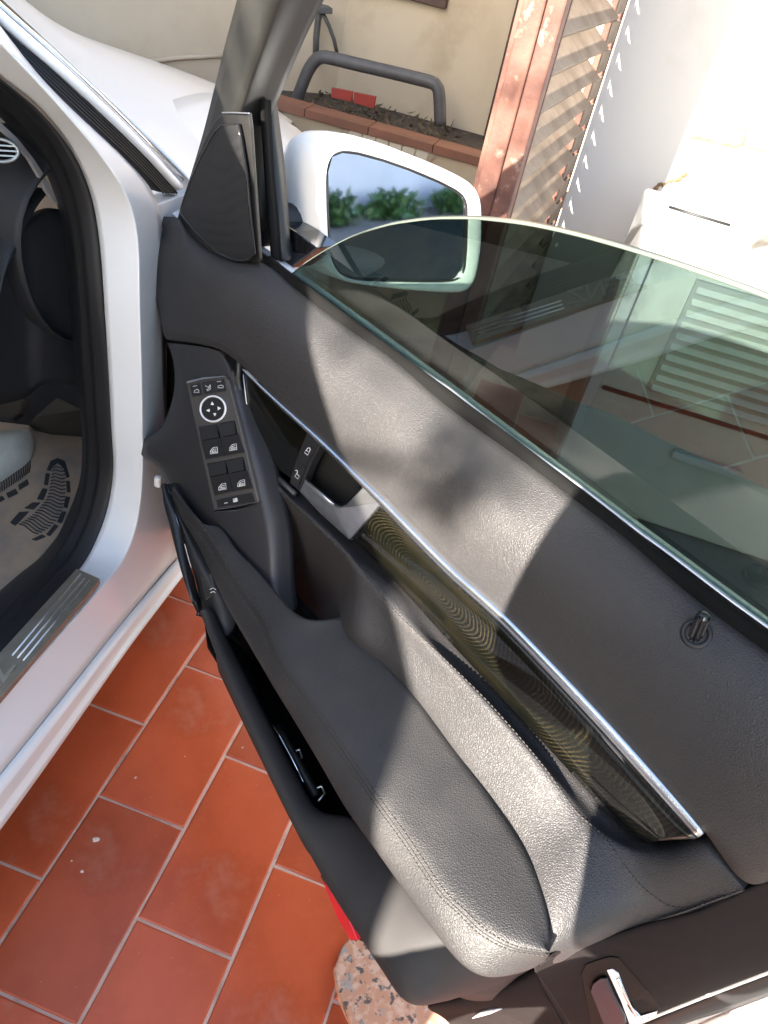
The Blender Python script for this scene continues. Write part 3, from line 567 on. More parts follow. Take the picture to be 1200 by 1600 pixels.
# --- mirror
arm_pts = [W(-.09, -.02, .955), W(-.085, -.05, .955), W(-.075, -.09, .955), W(-.06, -.12, .96)]
mb = MB(); mb.tube(arm_pts, [.035, .032, .03, .03], plastic, 16, flat=.8); mb.build('mirror_arm', door, smooth=True)
mi = W(-.02, -.095, .0); mo = W(.055, -.33, .0); mdir = (mo - mi).normalized(); mnorm = mdir.cross(UP).normalized()
if mnorm.dot(C0 - mi) < 0: mnorm = -mnorm
mnorm = (mnorm + UP * .10).normalized()
def Mp(u, v, o_=0.): return hit(u, v, mi + UP * .98 + mnorm * o_, mnorm)
hous = [(497, 392), (502, 330), (506, 268), (516, 236), (534, 221), (560, 219), (600, 229), (640, 244), (690, 264), (725, 281), (745, 296), (753, 318), (754, 350), (753, 385), (748, 420), (741, 445), (728, 457), (700, 458), (650, 455), (600, 450), (552, 443), (524, 434), (506, 418)]
cen_u = sum(p[0] for p in hous) / len(hous); cen_v = sum(p[1] for p in hous) / len(hous)
def shrink(pts, k, dx=0, dy=0): return [(cen_u + (u - cen_u) * k + dx, cen_v + (v - cen_v) * k + dy) for u, v in pts]
rim0 = [Mp(u, v) for u, v in hous]; cw = sum(rim0, V()) / len(rim0)
inner = [(514, 385), (511, 330), (510, 268), (517, 243), (535, 236), (560, 239), (600, 250), (640, 264), (685, 283), (712, 297), (725, 307), (729, 322), (729, 350), (728, 385), (726, 415), (722, 432), (710, 438), (690, 440), (650, 440), (600, 439), (555, 437), (531, 428), (520, 410)]
rin = [Mp(u, v, -.002) for u, v in inner]
def grow(ps, k, back, shift=V((0, 0, 0))): return [cw + (p - cw) * k - mnorm * back + shift for p in ps]
rails = [[p - mnorm * .012 for p in rin], rin, [a * .5 + b * .5 + mnorm * .003 for a, b in zip(rin, rim0)], rim0, grow(rim0, 1.03, .012), grow(rim0, 1.02, .05, mdir * -.028), grow(rim0, .94, .085, mdir * -.052), grow(rim0, .62, .115, mdir * -.058), grow(rim0, .05, .125, mdir * -.058)]
rails = [r + [r[0]] for r in rails]
hsg = loft('mirror_housing', rails, paint, door, n=48, sub=1, solid=0, crease=((1, .8),))
mglass = mat('mirror glass', (.88, .90, .94), .03, metal=1., bump=None)
mb = MB(); gp_ = [Mp(u, v, -.007) for u, v in inner]; mb.poly_prism(gp_, mnorm, .003, mglass); mb.build('mirror_glass', door)
mb = MB(); mb.tube([Mp(u, v, -.004) for u, v in inner], .0028, rubber, 6, closed=True); mb.build('mirror_gasket', door, smooth=True)
mfoot = R([(434, 345), (462, 362), (495, 388), (478, 402), (452, 420), (436, 400)], -.05)
plate('mirror_foot', mfoot, DN, .04, gloss_black, door, bevel=.002)
# thing in the pocket
clip = empty('spring_clip', Zp(455, 1185, .44), 0, 'dark clip with a bright metal edge lying in the door pocket', 'clip')
mb = MB(); p_ = [Zp(u, v, .447) for u, v in [(420, 1123), (438, 1152), (455, 1183), (474, 1222)]]; mb.tube(p_, [.0006, .003, .0032, .001], bright, 8); mb.build('metal_edge', clip, smooth=True)
mb = MB(); p_ = [Zp(u, v, .44) for u, v in [(432, 1135), (450, 1165), (470, 1200), (494, 1244)]]; mb.tube(p_, .006, plastic, 8); mb.build('clip_body', clip, smooth=True)
for c_ in ([(452, 1178), (468, 1171), (472, 1184), (462, 1190)], [(487, 1236), (502, 1228), (508, 1240), (497, 1252)]):
    mb = MB(); mb.tube([Zp(u, v, .44) for u, v in c_], .0016, chrome, 6); mb.build('clip_arm', clip, smooth=True)
# =================================================================== THE CAR
car = empty('white_car', K(.6, -1.25, 0), -AZC, 'white car body with hood, front pillar and sill, seen past its open door', 'car')
def ext(r, back=.75, up=.32):
    a = (r[0] - r[1]).normalized() if up else None
    return ([r[0] + a * up] if up else []) + list(r) + ([r[-1] - CF * back] if back else [])
# door opening jamb: seal, painted jamb, sill
seal_o = [(-70, 60), (0, 121), (45, 153), (94, 206), (124, 257), (144, 310), (156, 381), (163, 475), (170, 588), (174, 670), (177, 737), (166, 803), (141, 864), (112, 905), (60, 960), (0, 1022), (-80, 1105)]
sso = [-.73, -.69, -.67, -.645, -.63, -.62, -.61, -.60, -.60, -.60, -.60, -.60, -.60, -.60, -.60, -.60, -.60]
crest_ = [(-70, 0), (0, 66), (60, 128), (127, 205), (161, 250), (190, 290), (208, 332), (216, 381), (218, 475), (221, 587), (222, 667), (222, 737), (215, 812), (196, 869), (163, 912), (60, 1030), (0, 1097), (-80, 1185)]
scr = [-.68, -.65, -.62, -.585, -.57, -.555, -.55, -.545, -.54, -.54, -.54, -.54, -.54, -.54, -.54, -.545, -.548, -.55]
SO = ext(R(seal_o, sso, None, Sp)); CRs = ext(R(crest_, scr, None, Sp))
out1 = R([(-60, -40), (0, 40), (66, 124), (130, 187), (190, 242), (235, 292), (252, 335), (256, 420), (258, 520), (262, 640), (268, 740), (272, 800), (276, 845), (281, 868), (200, 962), (100, 1088), (0, 1211), (-80, 1310)],
         [-.71, -.68, -.64, -.61, -.585, -.57, -.56, -.56, -.555, -.55, -.545, -.54, -.53, -.522, -.52, -.52, -.52, -.52], None, Sp)
out1 = ext(out1)
so50 = resample(SO, 90); cr50 = resample(CRs, 90); o150 = resample(out1, 90)
jm = [a * .45 + b * .55 + CR * .006 for a, b in zip(so50, cr50)]
cr2 = [b + CR * .005 - UP * .002 for b in cr50]
jamb = loft('door_jamb', [so50, jm, [a * .12 + b * .88 + CR * .007 for a, b in zip(so50, cr50)], cr50, [a * .8 + b * .2 for a, b in zip(cr50, o150)], o150], paint, car, n=90, sub=2, solid=.002)
sillr = [[(290, 858), (281, 868), (200, 962), (100, 1088), (0, 1211), (-80, 1310)], [(292, 868), (284, 878), (200, 981), (100, 1110), (0, 1238), (-80, 1340)], [(292, 880), (283, 887), (200, 994), (100, 1128), (0, 1262), (-80, 1366)], [(294, 890), (283, 904), (200, 1014), (100, 1158), (0, 1298), (-80, 1405)]]
q = [ext(R(p, s, None, Sp), .75, 0) for p, s in zip(sillr, (-.52, -.510, -.512, -.502))]
loft('sill_panel', [q[0], q[1], off(q[1], 0, -.004), q[2], off(q[2], 0, -.004), q[3], [p - CR * .08 for p in q[3]]], paint, car, n=30, sub=1, crease=((1, .8), (2, .8), (3, .8), (4, .8), (5, .9)), solid=.002)
# rubber seal round the opening, two lips
seal_i = [(-70, 85), (0, 150), (56, 196), (98, 246), (122, 300), (138, 370), (146, 470), (152, 588), (157, 670), (158, 740), (148, 800), (124, 855), (98, 892), (50, 945), (0, 1002), (-80, 1085)]
seal_ii = [(-70, 120), (0, 182), (40, 215), (72, 262), (92, 312), (104, 390), (112, 490), (122, 600), (129, 650), (131, 694), (129, 750), (112, 797), (81, 855), (37, 892), (0, 925), (-80, 1000)]
s_in = [s - .03 for s in sso[:16]]
SI = ext(R(seal_i, s_in, None, Sp)); SII = ext(R(seal_ii, [s - .10 for s in sso[:16]], None, Sp))
so_in = [p - CR * .01 for p in SO]
loft('door_seal', [[p - CR * .02 for p in so_in], SO, [a * .55 + b * .45 + CR * .014 for a, b in zip(resample(SO, 60), resample(SI, 60))], SI, [p - CR * .03 for p in SI]], rubber, car, n=50, sub=2, solid=.001)
loft('pillar_lining', [[p + CR * .01 for p in SI], [a * .5 + b * .5 + CR * .01 for a, b in zip(resample(SI, 50), resample(SII, 50))], SII, [p + (p - C0).normalized() * .09 - CR * .004 for p in SII]], mat('lining plastic', (.017, .018, .021), .5, bump=('noise', 900, .2, .0002)), car, n=50, sub=2, solid=.001)
# sill cover and scuff plate
sc0 = R([(114, 866), (65, 861), (30, 895), (0, 925), (-80, 1000)], -.73, -.73, Sp); sc0.append(sc0[-1] - CF * .75); sc1 = R([(118, 872), (108, 880), (60, 936), (0, 1000), (-80, 1082)], -.655, -.655, Sp); sc1.append(sc1[-1] - CF * .75)
loft('sill_cover', [off(sc0, 0, -.05), sc0, [a * .5 + b * .5 + UP * .008 for a, b in zip(resample(sc0, 20), resample(sc1, 20))], sc1, off(sc1, 0, -.04)], mat('sill cover plastic', (.030, .031, .033), .45, var=(10, .25)), car, n=20, sub=2)
scz = .385
sp_p = [Zp(u, v, scz) for u, v in [(120, 888), (134, 894), (156, 904), (152, 910), (0, 1091), (-70, 1172), (-70, 1094), (0, 1019)]]
scuff_m = mat('scuff plate metal', (.30, .26, .20), .34, metal=.55, var=(30, .15))
scuff = plate('scuff_plate', sp_p, UP, .012, scuff_m, car, bevel=.001)
for a, b in (((126, 897), (19, 1024)), ((133, 903), (27, 1028)), ((140, 907), (36, 1032))):
    mb = MB(); mb.tube([Zp(*a, scz + .0006), Zp((a[0] + b[0]) / 2, (a[1] + b[1]) / 2, scz + .0006), Zp(*b, scz + .0006)], .0016, chrome, 6); mb.build('scuff_rib', scuff, smooth=True)
tcu = bpy.data.curves.new('scuff_lettering', 'FONT'); tcu.body = 'BENZ'; tcu.size = .052; tcu.extrude = .001; tcu.align_x = 'RIGHT'; tcu.bevel_depth = .0004
to = bpy.data.objects.new('tmp', tcu); COL.objects.link(to); bpy.context.view_layer.update()
me = bpy.data.meshes.new_from_object(to.evaluated_get(bpy.context.evaluated_depsgraph_get())); bpy.data.objects.remove(to)
a = Zp(26, 1040, scz + .001); bdir = (Zp(19, 1024, scz) - Zp(126, 897, scz)).normalized() * -1
Mx = Matrix.Translation(a) @ Matrix((( bdir.x, -bdir.y, 0, 0), (bdir.y, bdir.x, 0, 0), (0, 0, 1, 0), (0, 0, 0, 1)))
me.materials.append(mat('raised lettering', (.42, .38, .31), .3, metal=.6)); me.name = 'scuff_lettering'
lo_ = bpy.data.objects.new('scuff_lettering', me); COL.objects.link(lo_); lo_.parent = scuff; lo_.matrix_local = wm(scuff).inverted() @ Mx
# ribbed black pillar strip and bright moulding
rs_l = ext(R([(-60, 2), (0, 62), (60, 121), (130, 186), (200, 251), (248, 300)], [-.71, -.685, -.645, -.61, -.58, -.565], None, Sp), 0)
rs_u = ext(R([(-60, -24), (0, 33), (75, 96), (150, 166), (225, 241), (278, 301)], [-.72, -.695, -.65, -.615, -.585, -.57], None, Sp), 0)
ps = loft('pillar_strip', [[p - CR * .02 for p in rs_l], rs_l, rs_u, [p - CR * .02 for p in rs_u]], rubber_grey, car, n=24, sub=0)
for k in range(1, 7):
    t = k / 7.
    mb = MB(); mb.tube([a * (1 - t) + b * t + CR * .0025 for a, b in zip(resample(rs_l, 24), resample(rs_u, 24))], .0016, rubber, 6); mb.build('rubber_rib', ps, smooth=True)
m0 = ext(R([(-60, -28), (0, 29), (75, 92), (150, 162), (225, 237), (281, 300)], [-.71, -.685, -.64, -.605, -.575, -.56], None, Sp), 0); m1 = ext(R([(-60, -50), (0, 10), (75, 76), (150, 146), (225, 220), (284, 284)], [-.72, -.695, -.65, -.615, -.585, -.565], None, Sp), 0)
loft('pillar_moulding', [[p - CR * .02 for p in m0], m0, [a * .5 + b * .5 + CR * .006 for a, b in zip(m0, m1)], m1, [p - CR * .03 for p in m1]], paint, car, n=24, sub=1)
m2 = ext(R([(-60, -53), (0, 7), (75, 73), (150, 143), (225, 217), (285, 281)], [-.72, -.695, -.65, -.615, -.585, -.567], None, Sp), 0)
mb = MB(); mb.tube(m2, .003, bright, 8); mb.build('moulding_line', car, smooth=True)
# hood and fender
h0 = R([(-90, -95), (-20, -25), (60, 50), (150, 136), (225, 208), (292, 274), (345, 330)], [1.0, 1.0, .99, .98, .97, .955, .94], None, Zp)
h0b = R([(-90, -100), (-20, -32), (62, 42), (155, 126), (232, 190), (300, 246), (360, 300)], [.985, .985, .98, .97, .96, .945, .92], None, Zp)
h1 = R([(-90, -105), (-10, -38), (75, 34), (165, 102), (240, 154), (310, 205), (385, 262)], [.97, .97, .965, .955, .94, .92, .88], None, Zp)
h2 = R([(-90, -70), (0, -22), (88, 42), (165, 74), (240, 100), (326, 134), (418, 172), (448, 196)], [.84, .84, .85, .86, .86, .85, .83, .80], None, Zp)
h3 = R([(-90, -76), (0, -28), (88, 36), (165, 68), (240, 94), (326, 126), (420, 165), (462, 190)], [.70, .70, .70, .70, .70, .70, .68, .60], None, Zp)
loft('hood', [h0, h0b, h1, [a * .5 + b * .5 + UP * .012 for a, b in zip(resample(h1, 30), resample(h2, 30))], h2, h3], paint, car, n=30, sub=2, crease=((1, .5), (2, .5)))
fd = [[(300, 290), (345, 320), (400, 345), (450, 360)], [(330, 235), (380, 262), (425, 285), (470, 320)], [(360, 180), (410, 190), (440, 196), (475, 215)], [(395, 166), (425, 170), (448, 188), (474, 207)]]
# front wing outside the hood line (seen past the door post)
fw0 = [K(1.12, -.56, .93), K(1.4, -.60, .925), K(1.8, -.66, .89), K(2.15, -.74, .82)]; fw1 = [K(1.12, -.50, .85), K(1.4, -.52, .86), K(1.8, -.56, .83), K(2.2, -.66, .76)]; fw2 = [K(1.12, -.485, .55), K(1.4, -.49, .66), K(1.8, -.52, .66), K(2.25, -.62, .5)]; fw3 = [K(1.12, -.50, .2), K(1.32, -.50, .3), K(1.95, -.52, .4), K(2.28, -.60, .3)]
loft('front_wing', [[p - CR * .2 + UP * .02 for p in fw0], fw0, fw1, fw2, fw3], paint, car, n=24, sub=2)
# hinge side behind the door
plate('hinge_pillar', [Sp(u, v, -.565) for u, v in [(214, 330), (300, 300), (330, 500), (320, 880), (262, 900), (215, 760)]], CR, .03, paint, car, bevel=.002)
hg = mat('hinge steel', (.72, .72, .70), .4, coat=.5)
mb = MB(); a = Sp(247, 752, -.50); mb.box(a, CR * .006, CF * .006, UP * .011, hg); mb.build('door_hinge', car, bevel=.004)
# roof, pillars and glass above (they shade the door)
rf0 = [K(.62, -.70, 1.345), K(.30, -.705, 1.40), K(-.3, -.71, 1.43), K(-.9, -.715, 1.445), K(-1.55, -.72, 1.445), K(-1.95, -.76, 1.25)]
rf1 = [p - CR * .05 + UP * .03 for p in rf0]; rf2 = [K(.55, -1.25, 1.42), K(.30, -1.25, 1.455), K(-.3, -1.25, 1.475), K(-.9, -1.25, 1.48), K(-1.55, -1.25, 1.475), K(-1.95, -1.25, 1.28)]
def mirror_s(r): return [p - CR * (2 * (p.dot(CR) + 1.25)) for p in r]
loft('roof', [off(rf0, 0, -.05), rf0, rf1, rf2, mirror_s(rf1), mirror_s(rf0), off(mirror_s(rf0), 0, -.05)], paint, car, n=24, sub=2, solid=.02, flip_to_cam=False)
pa = [rf0[0] - UP * .03, K(.80, -.69, 1.23), R([(0, 45)], -.675, None, Sp)[0]]
for sgn in (0, 1):
    pp = [rf0[0], K(.70, -.70, 1.30), Sp(-75, 0, -.72)] if not sgn else mirror_s([rf0[0], K(.78, -.69, 1.235), K(.95, -.66, 1.13), K(1.2, -.60, .95)])
    mb = MB(); mb.tube(pp, [.03, .032, .032] + ([.03] if sgn else []), paint, 10); mb.build('roof_pillar', car, smooth=True)
    for ff in (-.12, -1.25):
        pp = [K(ff, -.71, 1.40 if ff > -1 else 1.31), K(ff - .02, -.66, 1.1), K(ff - .02, -.60, .9)]
        if sgn: pp = mirror_s(pp)
        mb = MB(); mb.tube(pp, [.05, .06, .07], paint if ff < -1 else plastic, 10, flat=.5); mb.build('roof_pillar', car, smooth=True)
rd0 = [[K(-.14, -.60, .93), K(-1.2, -.62, .93)], [K(-.14, -.50, .85), K(-1.2, -.52, .85)], [K(-.14, -.48, .6), K(-1.2, -.48, .6)], [K(-.14, -.50, .25), K(-1.2, -.50, .3)]]
loft('rear_door', rd0, paint, car, n=12, sub=2)
loft('far_side', [mirror_s([K(2.2, -.6, .85), K(1.1, -.58, .93), K(-1.5, -.6, .93)]), mirror_s([K(2.2, -.5, .5), K(1.1, -.48, .5), K(-1.5, -.48, .5)]), mirror_s([K(2.2, -.5, .25), K(1.1, -.5, .2), K(-1.5, -.5, .2)])], paint, car, n=14, sub=1, flip_to_cam=False)
mb = MB(); mb.box(K(.3, -1.25, .225), CF * 1.2, CR * .70, UP * .01, cavity); mb.build('car_floor', car)
# cabin
dash_m = mat('dashboard skin', (.022, .023, .025), .55, bump=('leather', 500, .3, .0004))
dsh = [K(1.12, -.72, .98), K(1.10, -.95, 1.0), K(1.06, -1.3, 1.0), K(1.12, -1.8, .98)]
d1 = [K(.99, -.74, .93), K(.97, -.95, .95), K(.92, -1.3, .96), K(.99, -1.8, .93)]; d2 = [K(.97, -.745, .80), K(.94, -.95, .82), K(.90, -1.3, .84), K(.97, -1.8, .8)]; d3 = [K(1.05, -.74, .63), K(1.04, -.95, .62), K(1.02, -1.3, .62), K(1.05, -1.8, .62)]; d4 = [K(1.25, -.74, .60), K(1.25, -.95, .60), K(1.25, -1.3, .60), K(1.25, -1.8, .6)]
dash = loft('dashboard', [[p + CF * .06 - UP * .03 for p in dsh], dsh, d1, d2, d3, d4], dash_m, car, n=24, sub=2)
# kick panels in the footwell
kp = [[(-40, 330), (30, 340), (70, 325), (108, 330)], [(-40, 420), (0, 400), (50, 360), (112, 356)], [(-40, 560), (40, 560), (65, 560), (118, 560)], [(-40, 640), (40, 622), (68, 600), (124, 602)]]
loft('knee_panel', [R(kp[0], -.80, -.76, Sp), R(kp[1], -.78, -.745, Sp), R(kp[2], -.80, -.745, Sp), R(kp[3], -.84, -.75, Sp)], dash_m, car, n=20, sub=2)
fan = R([(-40, 700), (0, 450), (26, 388), (60, 318), (78, 300)], [-.74, -.745, -.75, -.755, -.755], None, Sp)
loft('dash_end', [fan, R([(-40, 560), (-10, 430), (10, 380), (40, 322), (70, 292)], -.76, None, Sp), R([(-60, 500), (-40, 400), (-20, 360), (0, 330), (30, 290)], -.80, None, Sp)], dash_m, car, n=16, sub=2)
plate('side_strip', [Sp(u, v, -.735) for u, v in [(-20, 168), (0, 190), (28, 216), (52, 246), (72, 277), (86, 305), (91, 319), (84, 314), (72, 299), (62, 277), (46, 250), (24, 224), (0, 202), (-20, 184)]], CR, .006, mat('grey strip', (.40, .39, .38), .45), car, bevel=.001)
vo_ = K(1.0, -.86, .925); vc = Sp(-4, 234, -.86); vn = (C0 - vc); vn.z *= .5; vn.normalize()
vc = Sp(0, 235, -.74); vn = (C0 - vc).normalized(); va = vn.cross(UP).normalized(); vb = va.cross(vn)
vr = (hit(28, 235, vc, vn) - vc).length; el = [vc + va * (vr * math.cos(t * math.pi / 16)) + vb * (vr * .62 * math.sin(t * math.pi / 16)) for t in range(32)]
vent = plate('air_vent', el, vn, .01, cavity, car, bevel=0)
mb = MB(); mb.tube(el, vr * .11, mat('vent ring', (.42, .44, .42), .35, metal=.6), 8, closed=True); mb.build('vent_ring', vent, smooth=True)
for k in (-1, 0, 1):
    mb = MB(); hw_ = vr * .93 * math.sqrt(1 - (k * .45) ** 2); mb.box(vc + vb * (k * vr * .28) + vn * .001, va * hw_, vb * vr * .045, vn * .001, mat('vent ring', (.42, .44, .42), .35, metal=.6)); mb.build('vent_slat', vent)
# carpet, mat with tread pattern, pedal
carpet = mat('dark carpet', (.010, .009, .008), .9, bump=('noise', 800, .6, .001))
plate('footwell_carpet', [Zp(u, v, .262) for u, v in [(-150, 560), (140, 560), (140, 880), (60, 1000), (-150, 1100)]], UP, .01, carpet, car)
matm = mat('tan vinyl mat', (.46, .335, .225), .55, bump=('noise', 26, .35, .004), mix=((.27, .23, .20), 11, .42, .7, 5))
mz = .285
fm = plate('floor_mat', [Zp(u, v, mz) for u, v in [(-150, 640), (46, 664), (54, 672), (78, 678), (130, 682), (131, 716), (126, 762), (112, 800), (96, 830), (70, 862), (30, 905), (-150, 1090)]], UP, .008, matm, car, bevel=.002)
plate('mat_wall', [Zp(46, 664, mz), Zp(80, 679, mz), Zp(131, 682, mz), Sp(128, 640, -.745), Sp(92, 622, -.80), Sp(60, 650, -.84)], CR, .004, mat('dark carpet side', (.035, .03, .024), .8), car)
ink = mat('dark print', (.035, .037, .038), .6)
def tread(outl, ribs, nm):
    mb = MB()
    for p in outl: mb.poly_prism([Zp(u, v, mz + .0022) for u, v in p], UP, .003, ink)
    mb.build('tread_border', fm, bevel=.0004)
    mb = MB()
    for p in ribs: mb.tube([Zp(u, v, mz + .0008) for u, v in p], .0022, ink, 5, flat=.6)
    o = mb.build('tread_rib', fm, smooth=True); o['kind'] = 'stuff'
def c3(x, y): return (x * .1875, 600 + y * .1875)
inn = [(440, 700), (425, 790), (415, 860), (390, 950), (330, 1030), (260, 1100), (160, 1165)]; outt = [(535, 690), (545, 800), (545, 900), (535, 1000), (495, 1100), (420, 1190), (320, 1250)]
I_ = resample([V((a, b, 0)) for a, b in inn], 22); O_ = resample([V((a, b, 0)) for a, b in outt], 22)
ribs = []
for a, b in zip(I_, O_):
    m_ = (a + b) / 2; d = (b - a); nrm = V((-d.y, d.x, 0)).normalized() * 9
    ribs.append([c3(p.x, p.y) for p in (a, a + d * .25 - nrm, m_, a + d * .75 + nrm, b)])
segs_ = [[(390, 710), (420, 640), (480, 615), (540, 640), (580, 770), (550, 775), (525, 690), (480, 655), (440, 680), (420, 720)], [(380, 740), (415, 745), (398, 838), (366, 832)], [(352, 868), (395, 872), (360, 962), (308, 955)], [(270, 985), (335, 985), (280, 1040), (205, 1030)], [(160, 1065), (240, 1060), (150, 1155), (125, 1175), (85, 1150)],
         [(550, 805), (580, 805), (588, 898), (556, 895)], [(545, 935), (585, 940), (560, 1030), (530, 1020)], [(515, 1060), (552, 1062), (515, 1155), (475, 1145)], [(455, 1165), (485, 1180), (415, 1262), (385, 1250)], [(350, 1252), (380, 1268), (300, 1300), (265, 1290)]]
tread([[c3(*p) for p in s] for s in segs_], ribs, 1)
I2 = [V((a, b, 0)) for a, b in [(250, 640), (170, 710), (60, 780), (-60, 850)]]; O2 = [V((a, b, 0)) for a, b in [(240, 740), (160, 800), (70, 860), (-40, 930)]]
ribs2 = [[c3(a.x, a.y), c3((a.x + b.x) / 2 + 6, (a.y + b.y) / 2), c3(b.x, b.y)] for a, b in zip(resample(I2, 16), resample(O2, 16))]
tread([[c3(*p) for p in s] for s in [[(150, 840), (230, 790), (240, 830), (160, 880)], [(50, 910), (130, 870), (150, 905), (70, 945)], [(-40, 950), (20, 930), (40, 955), (-20, 990)]]], ribs2, 2)
plate('foot_pedal', [Zp(u, v, .40) for u, v in [(-40, 615), (22, 622), (40, 625), (32, 646), (18, 656), (-40, 650)]], (UP - CF).normalized(), .02, rubber, car, bevel=.004)
# paper bag on the mat
bagc = mat('cream paper', (.62, .60, .50), .7, bump=('noise', 40, .6, .004))
bag = empty('paper_bag', Zp(20, 720, mz), 0, 'creased cream paper bag lying on the tan car floor mat', 'paper bag')
mb = MB(); bp = [Zp(u, v, mz + h_) for u, v, h_ in [(-60, 670, .05), (4, 662, .06), (50, 660, .05), (52, 672, .03), (51, 708, .02), (26, 730, .012), (5, 749, .006), (-60, 790, .004)]]
cc = Zp(10, 695, mz + .07); mb.add(bp + [cc], [[i, (i + 1) % 8, 8] for i in range(8)], bagc); mb.add([p for p in bp] + [p - UP * (p.z - mz - .002) for p in bp], [[i, (i + 1) % 8, 8 + (i + 1) % 8, 8 + i] for i in range(8)], bagc); mb.build('bag_sheet', bag, smooth=True, subsurf=2)
# =================================================================== FLOOR
grout = mat('grout', (.62, .43, .35), .9, spec=.15, bump=('noise', 220, .5, .002), mix=((.30, .20, .16), 14, .50, .75, 6))
mb = MB(); mb.add([V((-40, -40, -.006)), V((40, -40, -.006)), V((40, 40, -.006)), V((-40, 40, -.006))], [[0, 1, 2, 3]], mat('concrete ground', (.15, .14, .13), .9, bump=('noise', 30, .4, .004), mix=((.10, .095, .09), 2, .4, .7, 8)))
tag(mb.build('ground'), 'grey concrete ground', None, kind='structure')
tl = mat('terracotta tile', (.47, .090, .035), .30, spec=.5, bump=('noise', 55, .25, .0015), mix=[((.34, .058, .019), 5, .42, .70, 6), ((.50, .22, .15), 6, .55, .9, 10), ((.14, .06, .04), 16, .64, .82, 10), ((.60, .42, .34), 120, .70, .80, 3)], objrand=.17)
floor = MB(); J0 = Zp(289, 1040, 0); J0.z = 0
TW, TLn = .173, .328
corners = [J0 + TT * (TW * a) + TL * (TLn * b) for a, b in ((-9, -6), (5.6, -6), (5.6, 5), (-9, 5))]
floor.poly_prism([p - UP * .0009 for p in corners], UP, .003, grout)
fl_o = tag(floor.build('tiled_floor'), 'terracotta tiled floor', None, kind='structure')
tmesh = []
for k in range(4):
    rr = random.Random(k); bm = bmesh.new(); nx, ny = 2, 4; j = .0026
    hw_, hl = TW / 2 - j, TLn / 2 - j
    def e(): return rr.uniform(-.0009, .0009)
    vs = []
    ring_ = [(-hw_, -hl), (0, -hl), (hw_, -hl), (hw_, -hl * .33), (hw_, hl * .33), (hw_, hl), (0, hl), (-hw_, hl), (-hw_, hl * .33), (-hw_, -hl * .33)]
    tv = [bm.verts.new((x + e(), y + e(), 0)) for x, y in ring_]; iv = [bm.verts.new((x * .972, y * .985, .0013)) for x, y in ring_]; bv = [bm.verts.new((v.co.x, v.co.y, -.006)) for v in tv]
    m_ = len(tv)
    for i in range(m_): bm.faces.new((tv[i], tv[(i + 1) % m_], iv[(i + 1) % m_], iv[i])); bm.faces.new((bv[i], bv[(i + 1) % m_], tv[(i + 1) % m_], tv[i]))
    bm.faces.new(iv)
    me = bpy.data.meshes.new('tile'); bm.to_mesh(me); bm.free(); me.materials.append(tl)
    for p in me.polygons: p.use_smooth = False
    tmesh.append(me)
fwm = wm(fl_o); ang = math.atan2(TT.y, TT.x)
for i in range(-7, 6):
    for j in range(-5, 4):
        c = J0 + TT * (TW * (i + .5)) + TL * (TLn * (j + .5 + (.5 if i % 2 else 0)))
        if c.x < -1.0 or c.x > .62 or c.y < .1 or c.y > 2.5: continue
        o = bpy.data.objects.new('tile', random.choice(tmesh)); COL.objects.link(o); o.parent = fl_o
        Mt = Matrix.Translation(c + UP * random.uniform(-.0006, .0006)) @ Matrix.Rotation(ang + random.uniform(-.004, .004) + (math.pi if random.random() < .5 else 0), 4, 'Z')
        o.matrix_local = fwm.inverted() @ Mt
# granite slab by the door
gran = mat('pink granite', (.50, .26, .17), .35, mix=[((.60, .40, .31), 55, .45, .6, 3), ((.10, .08, .075), 75, .56, .62, 4), ((.34, .30, .28), 38, .58, .66, 3)])
gs = [Zp(u, v, .022) for u, v in [(548, 1462), (534, 1480), (523, 1510), (530, 1552), (552, 1604), (580, 1660), (760, 1720), (980, 1720), (980, 1500), (700, 1380)]]
tag(plate('granite_step', gs, UP, .03, gran, None, bevel=.003), 'speckled pink granite slab on the tiles under the door', 'granite slab')
for (u, v, r_) in ((150, 1312, .0075), (128, 1362, .004), (212, 1215, .0028), (112, 1345, .0022), (379, 1168, .002), (289, 1182, .0018)):
    rr = random.Random(u); p = Zp(u, v, .0016); ring_ = [p + TT * (r_ * rr.uniform(.6, 1.15) * math.cos(k * .628)) + TL * (r_ * rr.uniform(.6, 1.2) * math.sin(k * .628)) for k in range(10)]
    mb = MB(); mb.add(ring_ + [p + UP * .0012], [[k, (k + 1) % 10, 10] for k in range(10)], mat('dried paint', (.62, .52, .47), .7)); mb.build('paint_drop', fl_o)
# =================================================================== BACKGROUND
cream = mat('cream wall paint', (.45, .385, .285), .8, bump=('noise', 60, .3, .002), mix=[((.38, .315, .22), 3, .45, .75, 7), ((.26, .20, .13), 1.6, .57, .8, 9)])
whitew = mat('white wall paint', (.46, .45, .43), .75, bump=('noise', 50, .25, .002), mix=((.38, .365, .335), 2.5, .55, .8, 7))
brick = mat('brown brick', (.20, .085, .05), .7, bump=('noise', 120, .4, .001), mix=((.14, .065, .04), 9, .4, .7, 5), objrand=.08)
soil = mat('dark soil', (.06, .045, .032), .95, bump=('noise', 45, 1., .02), mix=((.05, .04, .03), 20, .4, .65, 6))
iron = mat('grey painted iron', (.06, .06, .063), .5, bump=('noise', 90, .2, .001), var=(30, .15))
darkwood = mat('dark brown wood', (.045, .021, .014), .55, bump=('noise', 60, .2, .001), var=(20, .2))
KW = 3.22
aL = TT.dot(Kp(535, 60, KW))
aR = TT.dot(Kp(800, 60, KW)) + .6
mb = MB(); mb.poly_prism([T(aL, KW, 0), T(aR, KW, 0), T(aR, KW, 3.0), T(aL, KW, 3.0)], -TK, .15, cream)
tag(mb.build('back_wall'), 'cream rear wall of the planter recess behind the grey railing', 'wall')
